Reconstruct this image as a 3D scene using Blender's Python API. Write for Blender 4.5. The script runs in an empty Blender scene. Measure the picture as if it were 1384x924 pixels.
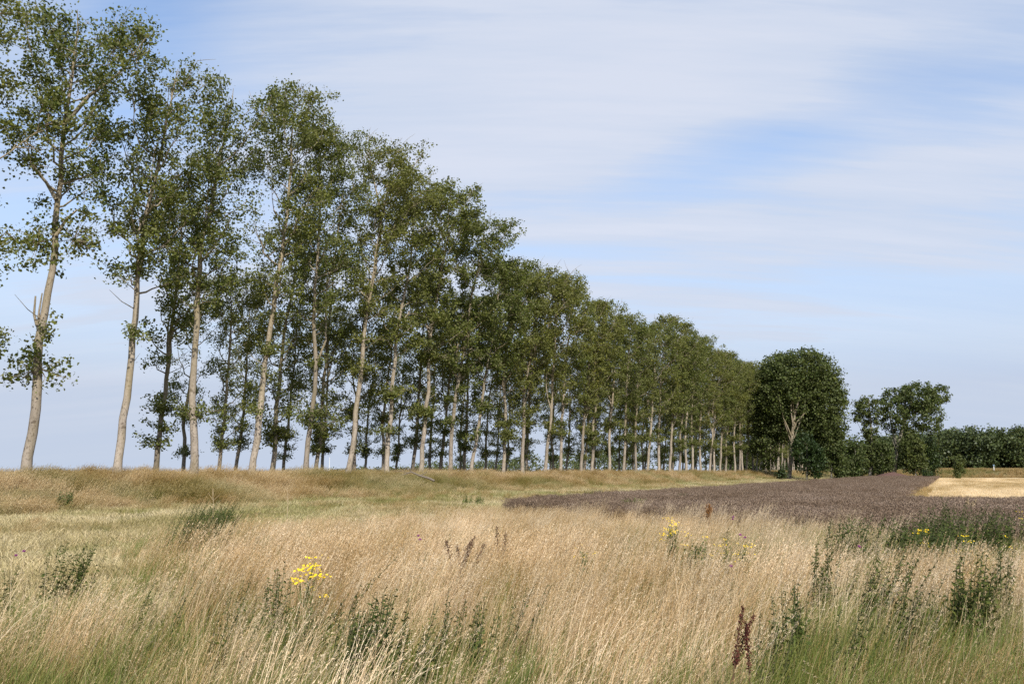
import bpy, math, random
import numpy as np

random.seed(7)
RNG = np.random.default_rng(11)
SC = bpy.context.scene
COL = SC.collection
R = math.radians

# ------------------------------------------------------------------ layout
F = 1230.0                      # focal length in photo pixels
PITCH = R(8.05)
EYE = 1.75
ROW_A = R(25.4)                 # heading of the tree row, clockwise from +Y
DX, DY = math.sin(ROW_A), math.cos(ROW_A)
NX, NY = math.cos(ROW_A), -math.sin(ROW_A)
OFF = 34.8
R0X, R0Y = -OFF * NX, -OFF * NY


def W(u, s):
    """row coordinates (u across to the right, s along) -> world x, y"""
    return R0X + u * NX + s * DX, R0Y + u * NY + s * DY


def US(x, y):
    dx, dy = x - R0X, y - R0Y
    return dx * NX + dy * NY, dx * DX + dy * DY


def at(px, py, Y):
    a = (px - 692) / F
    b = (462 - py) / F
    k = Y / (math.cos(PITCH) - b * math.sin(PITCH))
    return a * k, EYE + k * (math.sin(PITCH) + b * math.cos(PITCH))


def s_for(px, u):
    a = (px - 692) / F * math.cos(PITCH)
    return (a * (R0Y + NY * u) - R0X - NX * u) / (DX - DY * a)


def sm(e0, e1, x):
    t = np.clip((np.asarray(x, float) - e0) / (e1 - e0), 0, 1)
    return t * t * (3 - 2 * t)


def vnoise(x, y, seed=0):
    x = np.asarray(x, float); y = np.asarray(y, float)
    xi = np.floor(x); yi = np.floor(y)
    fx = x - xi; fy = y - yi
    fx = fx * fx * (3 - 2 * fx); fy = fy * fy * (3 - 2 * fy)

    def h(i, j):
        v = np.sin(i * 127.1 + j * 311.7 + seed * 74.7) * 43758.5453
        return v - np.floor(v)
    a = h(xi, yi); b = h(xi + 1, yi); c = h(xi, yi + 1); d = h(xi + 1, yi + 1)
    return (a * (1 - fx) + b * fx) * (1 - fy) + (c * (1 - fx) + d * fx) * fy


def fbm(x, y, seed=0):
    return .5 * vnoise(x, y, seed) + .3 * vnoise(x * 2.1, y * 2.1, seed + 3) + .2 * vnoise(x * 4.3, y * 4.3, seed + 5)


def zground(x, y):
    x = np.asarray(x, float); y = np.asarray(y, float)
    u, s = US(x, y)
    along = 1 - sm(285, 330, s)
    front = 1 - sm(1.2, 6.6, u)
    back = sm(-18, -10, u)
    z = 1.02 * front * back * along
    z = z + .30 * (1 - sm(6, 14, u)) * back * along
    # rough bank at the far end of the fields
    z = z + 1.75 * sm(264, 272, s) * sm(14, 26, u)
    bump = (fbm(u * .35, s * .2, 2) - .5) * .34
    z = z + bump * (1 - sm(5, 7, u)) * back
    return z


# ------------------------------------------------------------------ helpers
def tag(o, label, cat, group=None, kind=None):
    o['label'] = label
    o['category'] = cat
    if group: o['group'] = group
    if kind: o['kind'] = kind
    return o


def mesh_np(name, verts, faces, mats, attrs=None, smooth=False, midx=None):
    verts = np.asarray(verts, np.float32); faces = np.asarray(faces, np.int32)
    me = bpy.data.meshes.new(name)
    k = faces.shape[1]
    me.vertices.add(len(verts)); me.vertices.foreach_set('co', verts.ravel())
    me.loops.add(faces.size); me.loops.foreach_set('vertex_index', faces.ravel())
    me.polygons.add(len(faces))
    me.polygons.foreach_set('loop_start', np.arange(0, faces.size, k, dtype=np.int32))
    me.polygons.foreach_set('loop_total', np.full(len(faces), k, np.int32))
    if smooth:
        me.polygons.foreach_set('use_smooth', np.ones(len(faces), bool))
    for m in (mats if isinstance(mats, (list, tuple)) else [mats]):
        me.materials.append(m)
    if midx is not None:
        me.polygons.foreach_set('material_index', np.asarray(midx, np.int32))
    for n, v in (attrs or {}).items():
        a = me.attributes.new(n, 'FLOAT', 'POINT')
        a.data.foreach_set('value', np.asarray(v, np.float32).ravel())
    me.update(calc_edges=True)
    me.validate()
    return me


def link(name, me, parent=None, loc=(0, 0, 0)):
    o = bpy.data.objects.new(name, me)
    COL.objects.link(o)
    o.location = loc
    if parent: o.parent = parent
    return o


def empty(name, loc):
    o = bpy.data.objects.new(name, None)
    COL.objects.link(o)
    o.location = loc
    o.empty_display_size = .3
    return o


class Tubes:
    def __init__(self):
        self.v = []; self.f = []; self.n = 0

    def add(self, pts, rad, sides=6):
        pts = np.asarray(pts, float); rad = np.asarray(rad, float)
        n = len(pts)
        tan = np.gradient(pts, axis=0)
        tan /= np.linalg.norm(tan, axis=1)[:, None] + 1e-9
        ref = np.array([.31, .95, .05]) if abs(tan[:, 2]).mean() > .6 else np.array([0, 0, 1.])
        a = np.cross(tan, ref); a /= np.linalg.norm(a, axis=1)[:, None] + 1e-9
        b = np.cross(tan, a)
        ang = np.arange(sides) * 2 * math.pi / sides
        ring = pts[:, None, :] + rad[:, None, None] * (np.cos(ang)[None, :, None] * a[:, None, :] + np.sin(ang)[None, :, None] * b[:, None, :])
        self.v.append(ring.reshape(-1, 3))
        i = np.arange(n - 1)[:, None] * sides; j = np.arange(sides)[None, :]; j2 = (j + 1) % sides
        q = np.stack([i + j, i + j2, i + sides + j2, i + sides + j], -1).reshape(-1, 4) + self.n
        self.f.append(q); self.n += n * sides

    def mesh(self, name, mat, smooth=True):
        return mesh_np(name, np.concatenate(self.v), np.concatenate(self.f), mat, smooth=smooth)


def leaf_quads(P, L, Wd, rng, up=.35, axis=None, fold=.12):
    N = len(P)
    nr = rng.normal(size=(N, 3)); nr[:, 2] += up
    nr /= np.linalg.norm(nr, axis=1)[:, None] + 1e-9
    r = rng.normal(size=(N, 3)) if axis is None else axis + rng.normal(size=(N, 3)) * .5
    a = r - (r * nr).sum(1)[:, None] * nr
    a /= np.linalg.norm(a, axis=1)[:, None] + 1e-9
    b = np.cross(nr, a)
    L = np.broadcast_to(L, (N,))[:, None]; Wd = np.broadcast_to(Wd, (N,))[:, None]
    f = nr * Wd * fold
    V = np.stack([P - a * L * .5, P + b * Wd * .5 + f - a * L * .08, P + a * L * .5, P - b * Wd * .5 + f - a * L * .08], 1)
    return V.reshape(-1, 3), np.arange(N * 4).reshape(N, 4)


# ------------------------------------------------------------------ materials
def new_mat(name):
    m = bpy.data.materials.new(name); m.use_nodes = True
    nt = m.node_tree; nt.nodes.clear()
    return m, nt, nt.nodes.new('ShaderNodeOutputMaterial')


def ramp(nt, fac, stops):
    n = nt.nodes.new('ShaderNodeValToRGB')
    e = n.color_ramp.elements
    while len(e) < len(stops): e.new(.5)
    for k, (p, c) in enumerate(stops):
        e[k].position = p; e[k].color = (*c, 1)
    nt.links.new(fac, n.inputs[0])
    return n.outputs[0]


def mixc(nt, fac, a, b, mode='MIX'):
    n = nt.nodes.new('ShaderNodeMix'); n.data_type = 'RGBA'; n.blend_type = mode
    for sock, v in ((n.inputs[0], fac), (n.inputs[6], a), (n.inputs[7], b)):
        if isinstance(v, (int, float)): sock.default_value = v
        elif isinstance(v, tuple): sock.default_value = (*v, 1)
        else: nt.links.new(v, sock)
    return n.outputs[2]


def math_n(nt, op, a, b=0.0, clamp=False):
    n = nt.nodes.new('ShaderNodeMath'); n.operation = op; n.use_clamp = clamp
    for k, v in enumerate((a, b)):
        if isinstance(v, (int, float)): n.inputs[k].default_value = v
        else: nt.links.new(v, n.inputs[k])
    return n.outputs[0]


def attr(nt, name, typ='GEOMETRY'):
    n = nt.nodes.new('ShaderNodeAttribute'); n.attribute_type = typ; n.attribute_name = name
    return n.outputs['Fac']


def noise(nt, scale, detail=4, rough=.6, coord='Object', mapscale=None, vec=None):
    t = nt.nodes.new('ShaderNodeTexNoise')
    t.inputs['Scale'].default_value = scale; t.inputs['Detail'].default_value = detail; t.inputs['Roughness'].default_value = rough
    if vec is None:
        tc = nt.nodes.new('ShaderNodeTexCoord'); vec = tc.outputs[coord]
    if mapscale:
        mp = nt.nodes.new('ShaderNodeMapping'); mp.inputs['Scale'].default_value = mapscale
        nt.links.new(vec, mp.inputs[0]); vec = mp.outputs[0]
    nt.links.new(vec, t.inputs['Vector'])
    return t.outputs[0]


def thin_surface(nt, out, color, trans=.3, rough=.7, spec=.2, tcol=None):
    p = nt.nodes.new('ShaderNodeBsdfPrincipled')
    p.inputs['Roughness'].default_value = rough
    p.inputs['Specular IOR Level'].default_value = spec
    nt.links.new(color, p.inputs['Base Color'])
    t = nt.nodes.new('ShaderNodeBsdfTranslucent')
    nt.links.new(tcol if tcol is not None else color, t.inputs[0])
    mx = nt.nodes.new('ShaderNodeMixShader'); mx.inputs[0].default_value = trans
    nt.links.new(p.outputs[0], mx.inputs[1]); nt.links.new(t.outputs[0], mx.inputs[2])
    nt.links.new(mx.outputs[0], out.inputs[0])


def leaf_mat(name, stops, under=None, trans=.28, rnd=.25, rough=.5, spec=.35):
    m, nt, out = new_mat(name)
    c = ramp(nt, attr(nt, 'var'), stops)
    oi = nt.nodes.new('ShaderNodeObjectInfo')
    v = math_n(nt, 'ADD', math_n(nt, 'MULTIPLY', oi.outputs['Random'], rnd), 1 - rnd / 2)
    hs = nt.nodes.new('ShaderNodeHueSaturation')
    nt.links.new(v, hs.inputs['Value']); nt.links.new(c, hs.inputs['Color'])
    hv = math_n(nt, 'ADD', math_n(nt, 'MULTIPLY', oi.outputs['Random'], -.03), .515)
    nt.links.new(hv, hs.inputs['Hue'])
    c = hs.outputs[0]
    tc = c
    if under:
        g = nt.nodes.new('ShaderNodeNewGeometry')
        c = mixc(nt, math_n(nt, 'MULTIPLY', g.outputs['Backfacing'], .7), c, under)
    thin_surface(nt, out, c, trans, rough=rough, spec=spec, tcol=tc)
    return m


def bark_mat(name, pale, dark, moss, amount=.45, top=9.):
    m, nt, out = new_mat(name)
    n1 = noise(nt, 3.0, 6, .65, mapscale=(1, 1, .35))
    n2 = noise(nt, 14.0, 5, .7, mapscale=(1, 1, .5))
    n3 = noise(nt, .45, 3, .6)
    c = mixc(nt, ramp(nt, n1, [(.42, (0, 0, 0)), (.62, (1, 1, 1))]), pale, tuple(.72 * k for k in pale))
    c = mixc(nt, ramp(nt, n2, [(.52, (0, 0, 0)), (.66, (1, 1, 1))]), c, dark)
    n4 = noise(nt, 2.2, 3, .5, mapscale=(1, 1, 1.6))          # branch scars
    c = mixc(nt, ramp(nt, n4, [(.64, (0, 0, 0)), (.70, (.85, .85, .85))]), c, dark)
    n5 = noise(nt, 1.1, 5, .6, mapscale=(1.5, 1.5, .5))
    c = mixc(nt, ramp(nt, n5, [(.45, (0, 0, 0)), (.65, (.6, .6, .6))]), c, moss)
    oi = nt.nodes.new('ShaderNodeObjectInfo'); hv = nt.nodes.new('ShaderNodeHueSaturation')
    nt.links.new(math_n(nt, 'ADD', math_n(nt, 'MULTIPLY', oi.outputs['Random'], .4), .72), hv.inputs['Value'])
    nt.links.new(c, hv.inputs['Color']); c = hv.outputs[0]
    # lichen / algae bloom grows on the upper trunk
    tc = nt.nodes.new('ShaderNodeTexCoord'); sp = nt.nodes.new('ShaderNodeSeparateXYZ')
    nt.links.new(tc.outputs['Object'], sp.inputs[0])
    h = nt.nodes.new('ShaderNodeMapRange'); h.inputs[1].default_value = top * .3; h.inputs[2].default_value = top
    nt.links.new(sp.outputs[2], h.inputs[0])
    f = math_n(nt, 'MULTIPLY', h.outputs[0], ramp(nt, n3, [(.35, (.3, .3, .3)), (.6, (1, 1, 1))]))
    c = mixc(nt, math_n(nt, 'MULTIPLY', f, amount), c, moss)
    p = nt.nodes.new('ShaderNodeBsdfPrincipled'); p.inputs['Roughness'].default_value = .9
    p.inputs['Specular IOR Level'].default_value = .15
    nt.links.new(c, p.inputs['Base Color'])
    bp = nt.nodes.new('ShaderNodeBump'); bp.inputs['Strength'].default_value = .5; bp.inputs['Distance'].default_value = .04
    nt.links.new(n2, bp.inputs['Height']); nt.links.new(bp.outputs[0], p.inputs['Normal'])
    nt.links.new(p.outputs[0], out.inputs[0])
    return m


def grass_mat(name, stops, green, trans=.3, base=None):
    """colour by stem ('var'), greener low down ('h') and by clump ('tint')"""
    m, nt, out = new_mat(name)
    c = ramp(nt, attr(nt, 'var'), stops)
    tint = attr(nt, 'tint', 'INSTANCER')
    h = attr(nt, 'h')
    f = math_n(nt, 'SUBTRACT', tint, math_n(nt, 'MULTIPLY', h, .55), True)
    c = mixc(nt, f, c, green)
    br = attr(nt, 'tone', 'INSTANCER')
    hs = nt.nodes.new('ShaderNodeHueSaturation')
    nt.links.new(c, hs.inputs['Color'])
    nt.links.new(math_n(nt, 'ADD', math_n(nt, 'MULTIPLY', br, .75), .62), hs.inputs['Value'])
    nt.links.new(math_n(nt, 'ADD', math_n(nt, 'MULTIPLY', br, -.35), 1.25), hs.inputs['Saturation'])
    thin_surface(nt, out, hs.outputs[0], trans, .65, .25)
    return m


def plain_mat(name, col, rough=.8, var=.25, scale=8, spec=.2):
    m, nt, out = new_mat(name)
    n = noise(nt, scale, 4)
    c = mixc(nt, n, tuple(k * (1 - var) for k in col), tuple(min(1, k * (1 + var)) for k in col))
    p = nt.nodes.new('ShaderNodeBsdfPrincipled'); p.inputs['Roughness'].default_value = rough
    p.inputs['Specular IOR Level'].default_value = spec
    nt.links.new(c, p.inputs['Base Color']); nt.links.new(p.outputs[0], out.inputs[0])
    return m


def ground_mat(name, stops, scale, fine=30, bump=.05, mapscale=None):
    m, nt, out = new_mat(name)
    a = noise(nt, scale, 6, .65, mapscale=mapscale)
    b = noise(nt, fine, 5, .7)
    f = math_n(nt, 'ADD', math_n(nt, 'MULTIPLY', a, .65), math_n(nt, 'MULTIPLY', b, .35))
    c = ramp(nt, f, stops)
    p = nt.nodes.new('ShaderNodeBsdfPrincipled'); p.inputs['Roughness'].default_value = .95
    p.inputs['Specular IOR Level'].default_value = .1
    nt.links.new(c, p.inputs['Base Color'])
    bp = nt.nodes.new('ShaderNodeBump'); bp.inputs['Strength'].default_value = .7; bp.inputs['Distance'].default_value = bump
    nt.links.new(b, bp.inputs['Height']); nt.links.new(bp.outputs[0], p.inputs['Normal'])
    nt.links.new(p.outputs[0], out.inputs[0])
    return m


M = {}
M['poplar_leaf'] = leaf_mat('poplar_leaf', [(0, (.060, .078, .014)), (.4, (.140, .164, .028)), (.8, (.210, .218, .044)), (1, (.285, .250, .065))],
                            under=(.20, .205, .085), trans=.42, rough=.6, spec=.2)
M['dark_leaf'] = leaf_mat('dark_leaf', [(0, (.032, .052, .011)), (.5, (.072, .098, .019)), (1, (.140, .152, .034))], under=(.11, .125, .05), rough=.6, spec=.2, trans=.22)
M['wood_leaf'] = leaf_mat('wood_leaf', [(0, (.036, .054, .017)), (.6, (.074, .098, .028)), (.9, (.110, .118, .036)), (1, (.140, .110, .036))], trans=.15)
M['shrub_leaf'] = leaf_mat('shrub_leaf', [(0, (.022, .040, .010)), (.6, (.045, .070, .015)), (1, (.10, .13, .026))], trans=.22)
M['herb_leaf'] = leaf_mat('herb_leaf', [(0, (.028, .042, .010)), (.5, (.062, .086, .018)), (1, (.120, .140, .032))], trans=.25, rough=.65, spec=.15)
M['bright_leaf'] = leaf_mat('bright_leaf', [(0, (.05, .085, .015)), (.5, (.095, .14, .025)), (1, (.16, .19, .04))], trans=.3)
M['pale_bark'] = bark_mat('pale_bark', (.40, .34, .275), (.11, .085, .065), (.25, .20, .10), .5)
M['shade_bark'] = bark_mat('shade_bark', (.30, .25, .195), (.10, .08, .06), (.17, .145, .05), .6)  # darker copy for the rows behind, front crowns' shade put into its colour
M['grey_bark'] = bark_mat('grey_bark', (.30, .27, .22), (.10, .09, .07), (.16, .15, .08), .3)
M['dead_wood'] = plain_mat('dead_wood', (.17, .14, .11), .9, .35, 12)
M['herb_stem'] = plain_mat('herb_stem', (.07, .075, .03), .7, .3)
M['ragwort_stem'] = plain_mat('ragwort_stem', (.12, .14, .045), .7, .3)
M['dry_stem'] = plain_mat('dry_stem', (.40, .31, .19), .8, .3)
M['brown_seed'] = plain_mat('brown_seed', (.13, .075, .045), .8, .5, 60)
M['red_seed'] = plain_mat('red_seed', (.10, .028, .020), .75, .5, 60)
M['rust_seed'] = plain_mat('rust_seed', (.26, .12, .035), .75, .4, 60)
M['yellow_petal'] = plain_mat('yellow_petal', (.80, .56, .02), .6, .12, 40)
M['purple_petal'] = plain_mat('purple_petal', (.27, .05, .22), .7, .3, 60)
M['white_paint'] = plain_mat('white_paint', (.72, .72, .70), .6, .06)
M['blue_paint'] = plain_mat('blue_paint', (.18, .28, .42), .6, .06)

M['dry_grass'] = grass_mat('dry_grass', [(0, (.28, .175, .085)), (.25, (.47, .320, .160)), (.55, (.60, .430, .240)), (.8, (.68, .515, .315)), (1, (.78, .64, .44))], (.150, .190, .050))
M['pale_grass'] = grass_mat('pale_grass', [(0, (.34, .25, .14)), (.5, (.52, .405, .25)), (1, (.64, .52, .36))], (.15, .165, .06))
M['green_grass'] = grass_mat('green_grass', [(0, (.10, .130, .030)), (.5, (.19, .220, .060)), (.8, (.30, .28, .10)), (1, (.46, .37, .19))], (.10, .150, .035))
M['bank_grass'] = grass_mat('bank_grass', [(0, (.20, .125, .055)), (.3, (.33, .220, .098)), (.7, (.45, .325, .155)), (1, (.60, .48, .28))], (.150, .175, .045))
M['hay'] = grass_mat('hay', [(0, (.26, .225, .115)), (.4, (.46, .385, .20)), (.8, (.58, .475, .27)), (1, (.70, .58, .37))], (.215, .235, .065))
M['crop'] = grass_mat('crop', [(0, (.118, .080, .056)), (.5, (.228, .166, .120)), (.9, (.325, .245, .172)), (1, (.42, .33, .24))], (.10, .11, .04), trans=.15)
M['straw'] = grass_mat('straw', [(0, (.44, .325, .18)), (.6, (.58, .45, .26)), (1, (.70, .57, .37))], (.3, .28, .1))

# ------------------------------------------------------------------ terrain
uu = np.unique(np.concatenate([[-2500, -1200, -600, -300, -150, -80, -50, -35, -25], np.arange(-20, 32, 1.0), np.arange(32, 62, 3.), [65, 75, 90, 110, 140, 180, 240, 320, 450, 700, 1200, 2500]]))
ss = np.unique(np.concatenate([[-2500, -1200, -600, -300, -150, -100], np.arange(-70, 262, 4.0), np.arange(262, 276, 1.), np.arange(280, 340, 5.), [350, 400, 500, 700, 1100, 1800, 3500]]))
gu, gs = np.meshgrid(uu, ss, indexing='ij')
gx, gy = W(gu, gs)
gz = zground(gx, gy)
nu, ns = gu.shape
idx = np.arange(nu * ns).reshape(nu, ns)
gf = np.stack([idx[:-1, :-1], idx[1:, :-1], idx[1:, 1:], idx[:-1, 1:]], -1).reshape(-1, 4)
M['ground'] = ground_mat('rough_ground', [(.3, (.085, .068, .034)), (.5, (.15, .125, .055)), (.65, (.20, .165, .08)), (.8, (.26, .21, .11))], .5, 18)
g = link('ground', mesh_np('ground', np.stack([gx, gy, gz], -1).reshape(-1, 3), gf, M['ground'], smooth=True))
tag(g, 'rough grassy land with a low bank, reaching to the horizon', 'ground', kind='structure')


def sheet(name, u0, u1, s0, s1, mat, label, cat, du=2., ds=4., lift=.004):
    a = np.linspace(u0, u1, max(2, int((u1 - u0) / du))); b = np.linspace(s0, s1, max(2, int((s1 - s0) / ds)))
    A, B = np.meshgrid(a, b, indexing='ij')
    x, y = W(A, B)
    z = np.full_like(x, lift)
    k = np.arange(A.size).reshape(A.shape)
    f = np.stack([k[:-1, :-1], k[1:, :-1], k[1:, 1:], k[:-1, 1:]], -1).reshape(-1, 4)
    # vertices in row coordinates, so the textures run with the field
    v = np.stack([A, B, z], -1).reshape(-1, 3)
    o = link(name, mesh_np(name, v, f, mat), loc=(R0X, R0Y, 0))
    o.rotation_euler = (0, 0, -ROW_A)
    return tag(o, label, cat, kind='structure')


CROP_U0, CROP_U1, CROP_S0, CROP_S1, HEAD_S = 17.6, 32.6, 33.0, 252.0, 47.0


def crop_edge(u):
    return np.maximum(36 - (np.asarray(u, float) - 17.6) * .72, 23.)


M['soil'] = ground_mat('field_soil', [(.3, (.054, .037, .027)), (.6, (.092, .065, .049)), (.8, (.13, .094, .07))], 1.2, 25)
M['stubble'] = ground_mat('stubble', [(.36, (.40, .285, .15)), (.47, (.53, .40, .23)), (.56, (.62, .49, .30)), (.68, (.74, .62, .42))], .40, 9, .05, mapscale=(1, .08, 1))
sheet('field_soil', CROP_U0, CROP_U1, 34, CROP_S1, M['soil'], 'brown soil under the dry dark crop', 'field')
sheet('headland_soil', CROP_U1, 120, 24, HEAD_S, M['soil'], 'brown soil under the crop strip in front of the stubble', 'field')
sheet('stubble_field', CROP_U1, 170, HEAD_S, 263, M['stubble'], 'pale golden stubble field between dark crop and far bank', 'field')


# ------------------------------------------------------------------ trees
def crown_mesh(name, centers, per, sig, L, rng, mat, axis=None, up=.35, cvar=None):
    centers = np.asarray(centers, float)
    n = len(centers)
    per_i = np.maximum(2, (per * rng.uniform(.5, 1.5, n)).astype(int))
    ci = np.repeat(np.arange(n), per_i)
    sg = np.asarray(sig, float)
    P = centers[ci] + rng.normal(size=(len(ci), 3)) * sg * rng.uniform(.7, 1.25, n)[ci][:, None]
    Ls = L * rng.uniform(.5, 1.4, len(ci))
    V, Fq = leaf_quads(P, Ls, Ls * .85, rng, up=up, axis=axis)
    cv = rng.uniform(0, 1, n) if cvar is None else cvar
    var = np.clip(.25 + .30 * cv[ci] + rng.normal(size=len(ci)) * .2, 0, 1)
    return mesh_np(name, V, Fq, mat, {'var': np.repeat(var, 4)})


def poplar(seed, path, r0, cb, cr, leaf_mat_, bark, n_limbs=26, per=34, leaf=.15, tufts=3, tuft_lo=.14, wind=.16, top_r=.3, dead=3, gaps=.2, forks=0):
    """path: trunk centre line in local metres, base at origin. returns trunk mesh, crown mesh"""
    rng = np.random.default_rng(seed)
    path = np.asarray(path, float)
    H = path[-1, 2]
    tz = np.linspace(0, 1, 22)
    zz = np.concatenate([[-.4], tz * H])
    px = np.interp(zz, path[:, 2], path[:, 0]); py = np.interp(zz, path[:, 2], path[:, 1])
    px[2:-1] = (px[1:-2] + px[2:-1] * 2 + px[3:]) / 4; py[2:-1] = (py[1:-2] + py[2:-1] * 2 + py[3:]) / 4
    wob = np.cumsum(rng.normal(size=(len(zz), 2)) * .055, 0); wob -= wob[1]
    px = px + wob[:, 0]; py = py + wob[:, 1]
    t = np.clip(zz / H, 0, 1)
    rad = r0 * .70 * (.06 + .94 * (1 - t) ** .75) * (1 + .22 * np.exp(-np.maximum(zz, 0) / .4))
    rad *= 1 + rng.normal(size=len(zz)) * .03
    T = Tubes(); T.add(np.stack([px, py, zz], 1), rad, 10)

    def on(tt):
        z = tt * H
        return np.array([np.interp(z, zz, px), np.interp(z, zz, py), z]), np.interp(z, zz, rad)
    cent = []
    az = rng.uniform(0, 6.28)
    for i in range(n_limbs):
        tau = ((i + rng.uniform(-.4, .4)) / n_limbs); tau = min(max(tau, 0), .98)
        tt = cb + (1 - cb) * (tau ** .9) * .97
        az += 2.4 + rng.uniform(-.5, .5)
        Rr = cr * (.50 + 1.0 * tau) * (1 - tau) ** .55 * 1.18 * rng.uniform(.6, 1.25) + top_r * tau
        ang = R(50 - 24 * tau + rng.uniform(-9, 9))
        p0, tr = on(tt)
        rise = min(Rr / math.tan(ang), (H - p0[2]) * .9 + .1)
        if rng.uniform() < gaps: continue
        L = math.hypot(Rr, rise)
        hd = np.array([math.cos(az), math.sin(az), 0])
        f = np.linspace(0, 1, 6)[:, None]
        lp = p0 + hd * Rr * (f ** .85) + np.array([0, 0, 1]) * rise * (.45 * f + .55 * f ** 2) + np.array([wind * L, 0, 0]) * f ** 2
        lp[1:] += rng.normal(size=(5, 3)) * .05 * L * .5
        lr = max(.022, min(tr * .55, .018 * L + .02))
        T.add(lp, np.linspace(lr, .010, 6), 5)
        ld = lp[-1] - lp[0]; ld /= np.linalg.norm(ld) + 1e-9
        k = 3 + int(L * 1.15)
        for j in range(k):
            ff = rng.uniform(.28, 1.0)
            q0 = lp[0] + (lp[-1] - lp[0]) * 0
            q0 = np.array([np.interp(ff, f[:, 0], lp[:, c]) for c in range(3)])
            dv = ld * .7 + rng.normal(size=3) * .75 + np.array([wind * 1.5, 0, .25]); dv /= np.linalg.norm(dv)
            l2 = rng.uniform(.28, .52) * L * (1.1 - .5 * ff) + .35
            q1 = q0 + dv * l2 * .55 + np.array([0, 0, -.02]); q2 = q0 + dv * l2 + np.array([wind * .6 * l2, 0, -.06 * l2])
            T.add([q0, q1, q2], [lr * .35 + .006, .010, .005], 4)
            cent += [q1 + rng.normal(size=3) * .12, q2, q2 + rng.normal(size=3) * .25]
            if l2 > 1.0: cent.append((q1 + q2) / 2 + rng.normal(size=3) * .2)
    for i in range(forks):     # co-dominant stems
        tt = rng.uniform(.26, .48); p0, tr = on(tt); L = H * rng.uniform(.70, .85) - p0[2]
        az2 = rng.uniform(0, 6.28); hd = np.array([math.cos(az2), math.sin(az2) * .8, 0]); reach = rng.uniform(.8, 1.8)
        f = np.linspace(0, 1, 8)
        lp = p0 + hd * (reach * f ** .6)[:, None] + np.array([0, 0, 1]) * (L * f)[:, None] + rng.normal(size=(8, 3)) * .09 * (f > 0)[:, None] + np.array([.4, 0, 0]) * (f ** 2)[:, None]
        T.add(lp, np.linspace(tr * .58, .015, 8), 7)
        for j in range(16):
            ff = rng.uniform(.3, 1.0)
            q0 = np.array([np.interp(ff, f, lp[:, c]) for c in range(3)])
            dv = rng.normal(size=3) * .6 + np.array([.25, 0, .6]); dv /= np.linalg.norm(dv)
            l2 = rng.uniform(.8, 2.0) * (1.2 - .6 * ff)
            q1 = q0 + dv * l2 * .5; q2 = q0 + dv * l2
            T.add([q0, q1, q2], [.03, .018, .006], 4)
            cent += [q1 + rng.normal(size=3) * .2, q2, q2 + rng.normal(size=3) * .3]
    for i in range(tufts):
        tt = rng.uniform(tuft_lo, cb + .08)
        p0, tr = on(tt)
        for j in range(rng.integers(3, 8)):
            a = rng.uniform(0, 6.28); l = rng.uniform(.4, 1.5)
            dv = np.array([math.cos(a), math.sin(a), rng.uniform(-.1, .6)])
            q = p0 + dv * l * .6; q2 = p0 + dv * l + np.array([.15 * l, 0, -.1 * l])
            T.add([p0, q, q2], [.02, .012, .006], 4)
            cent += [q, q2, p0 + dv * .3]
    for i in range(dead):      # bare dead twigs low on the trunk
        p0, tr = on(rng.uniform(.25, cb + .15)); a = rng.uniform(0, 6.28); l = rng.uniform(.6, 1.8)
        dv = np.array([math.cos(a), math.sin(a), .5])
        T.add([p0, p0 + dv * l * .5, p0 + dv * l + np.array([.1, 0, .15])], [.03, .018, .008], 4)
    cent = [c for c in cent if c[2] < H - .15]
    me_t = T.mesh('trunk', bark)
    me_c = crown_mesh('crown', cent, per, (.20, .20, .18), leaf, rng, leaf_mat_)
    return me_t, me_c


ORD = ['first', 'second', 'third', 'fourth', 'fifth', 'sixth', 'seventh', 'eighth', 'ninth', 'tenth', 'eleventh', 'twelfth', 'thirteenth', 'fourteenth', 'fifteenth', 'sixteenth', 'seventeenth', 'eighteenth', 'nineteenth']
TENS = {2: 'twenty', 3: 'thirty', 4: 'forty', 5: 'fifty', 6: 'sixty'}


def ordinal(n):
    if n <= 19: return ORD[n - 1]
    t, r_ = divmod(n, 10)
    return TENS[t][:-1] + 'ieth' if r_ == 0 else TENS[t] + '-' + ORD[r_ - 1]


def plant_tree(name, meshes, x, y, label, group, rz=0., sc=1.0, z=None, cat='tree'):
    root = empty(name, (x, y, float(zground(x, y)) if z is None else z))
    root.rotation_euler = (0, 0, rz); root.scale = (sc, sc, sc)
    tag(root, label, cat, group)
    link('trunk', meshes[0], root); link('crown', meshes[1], root)
    return root


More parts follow.
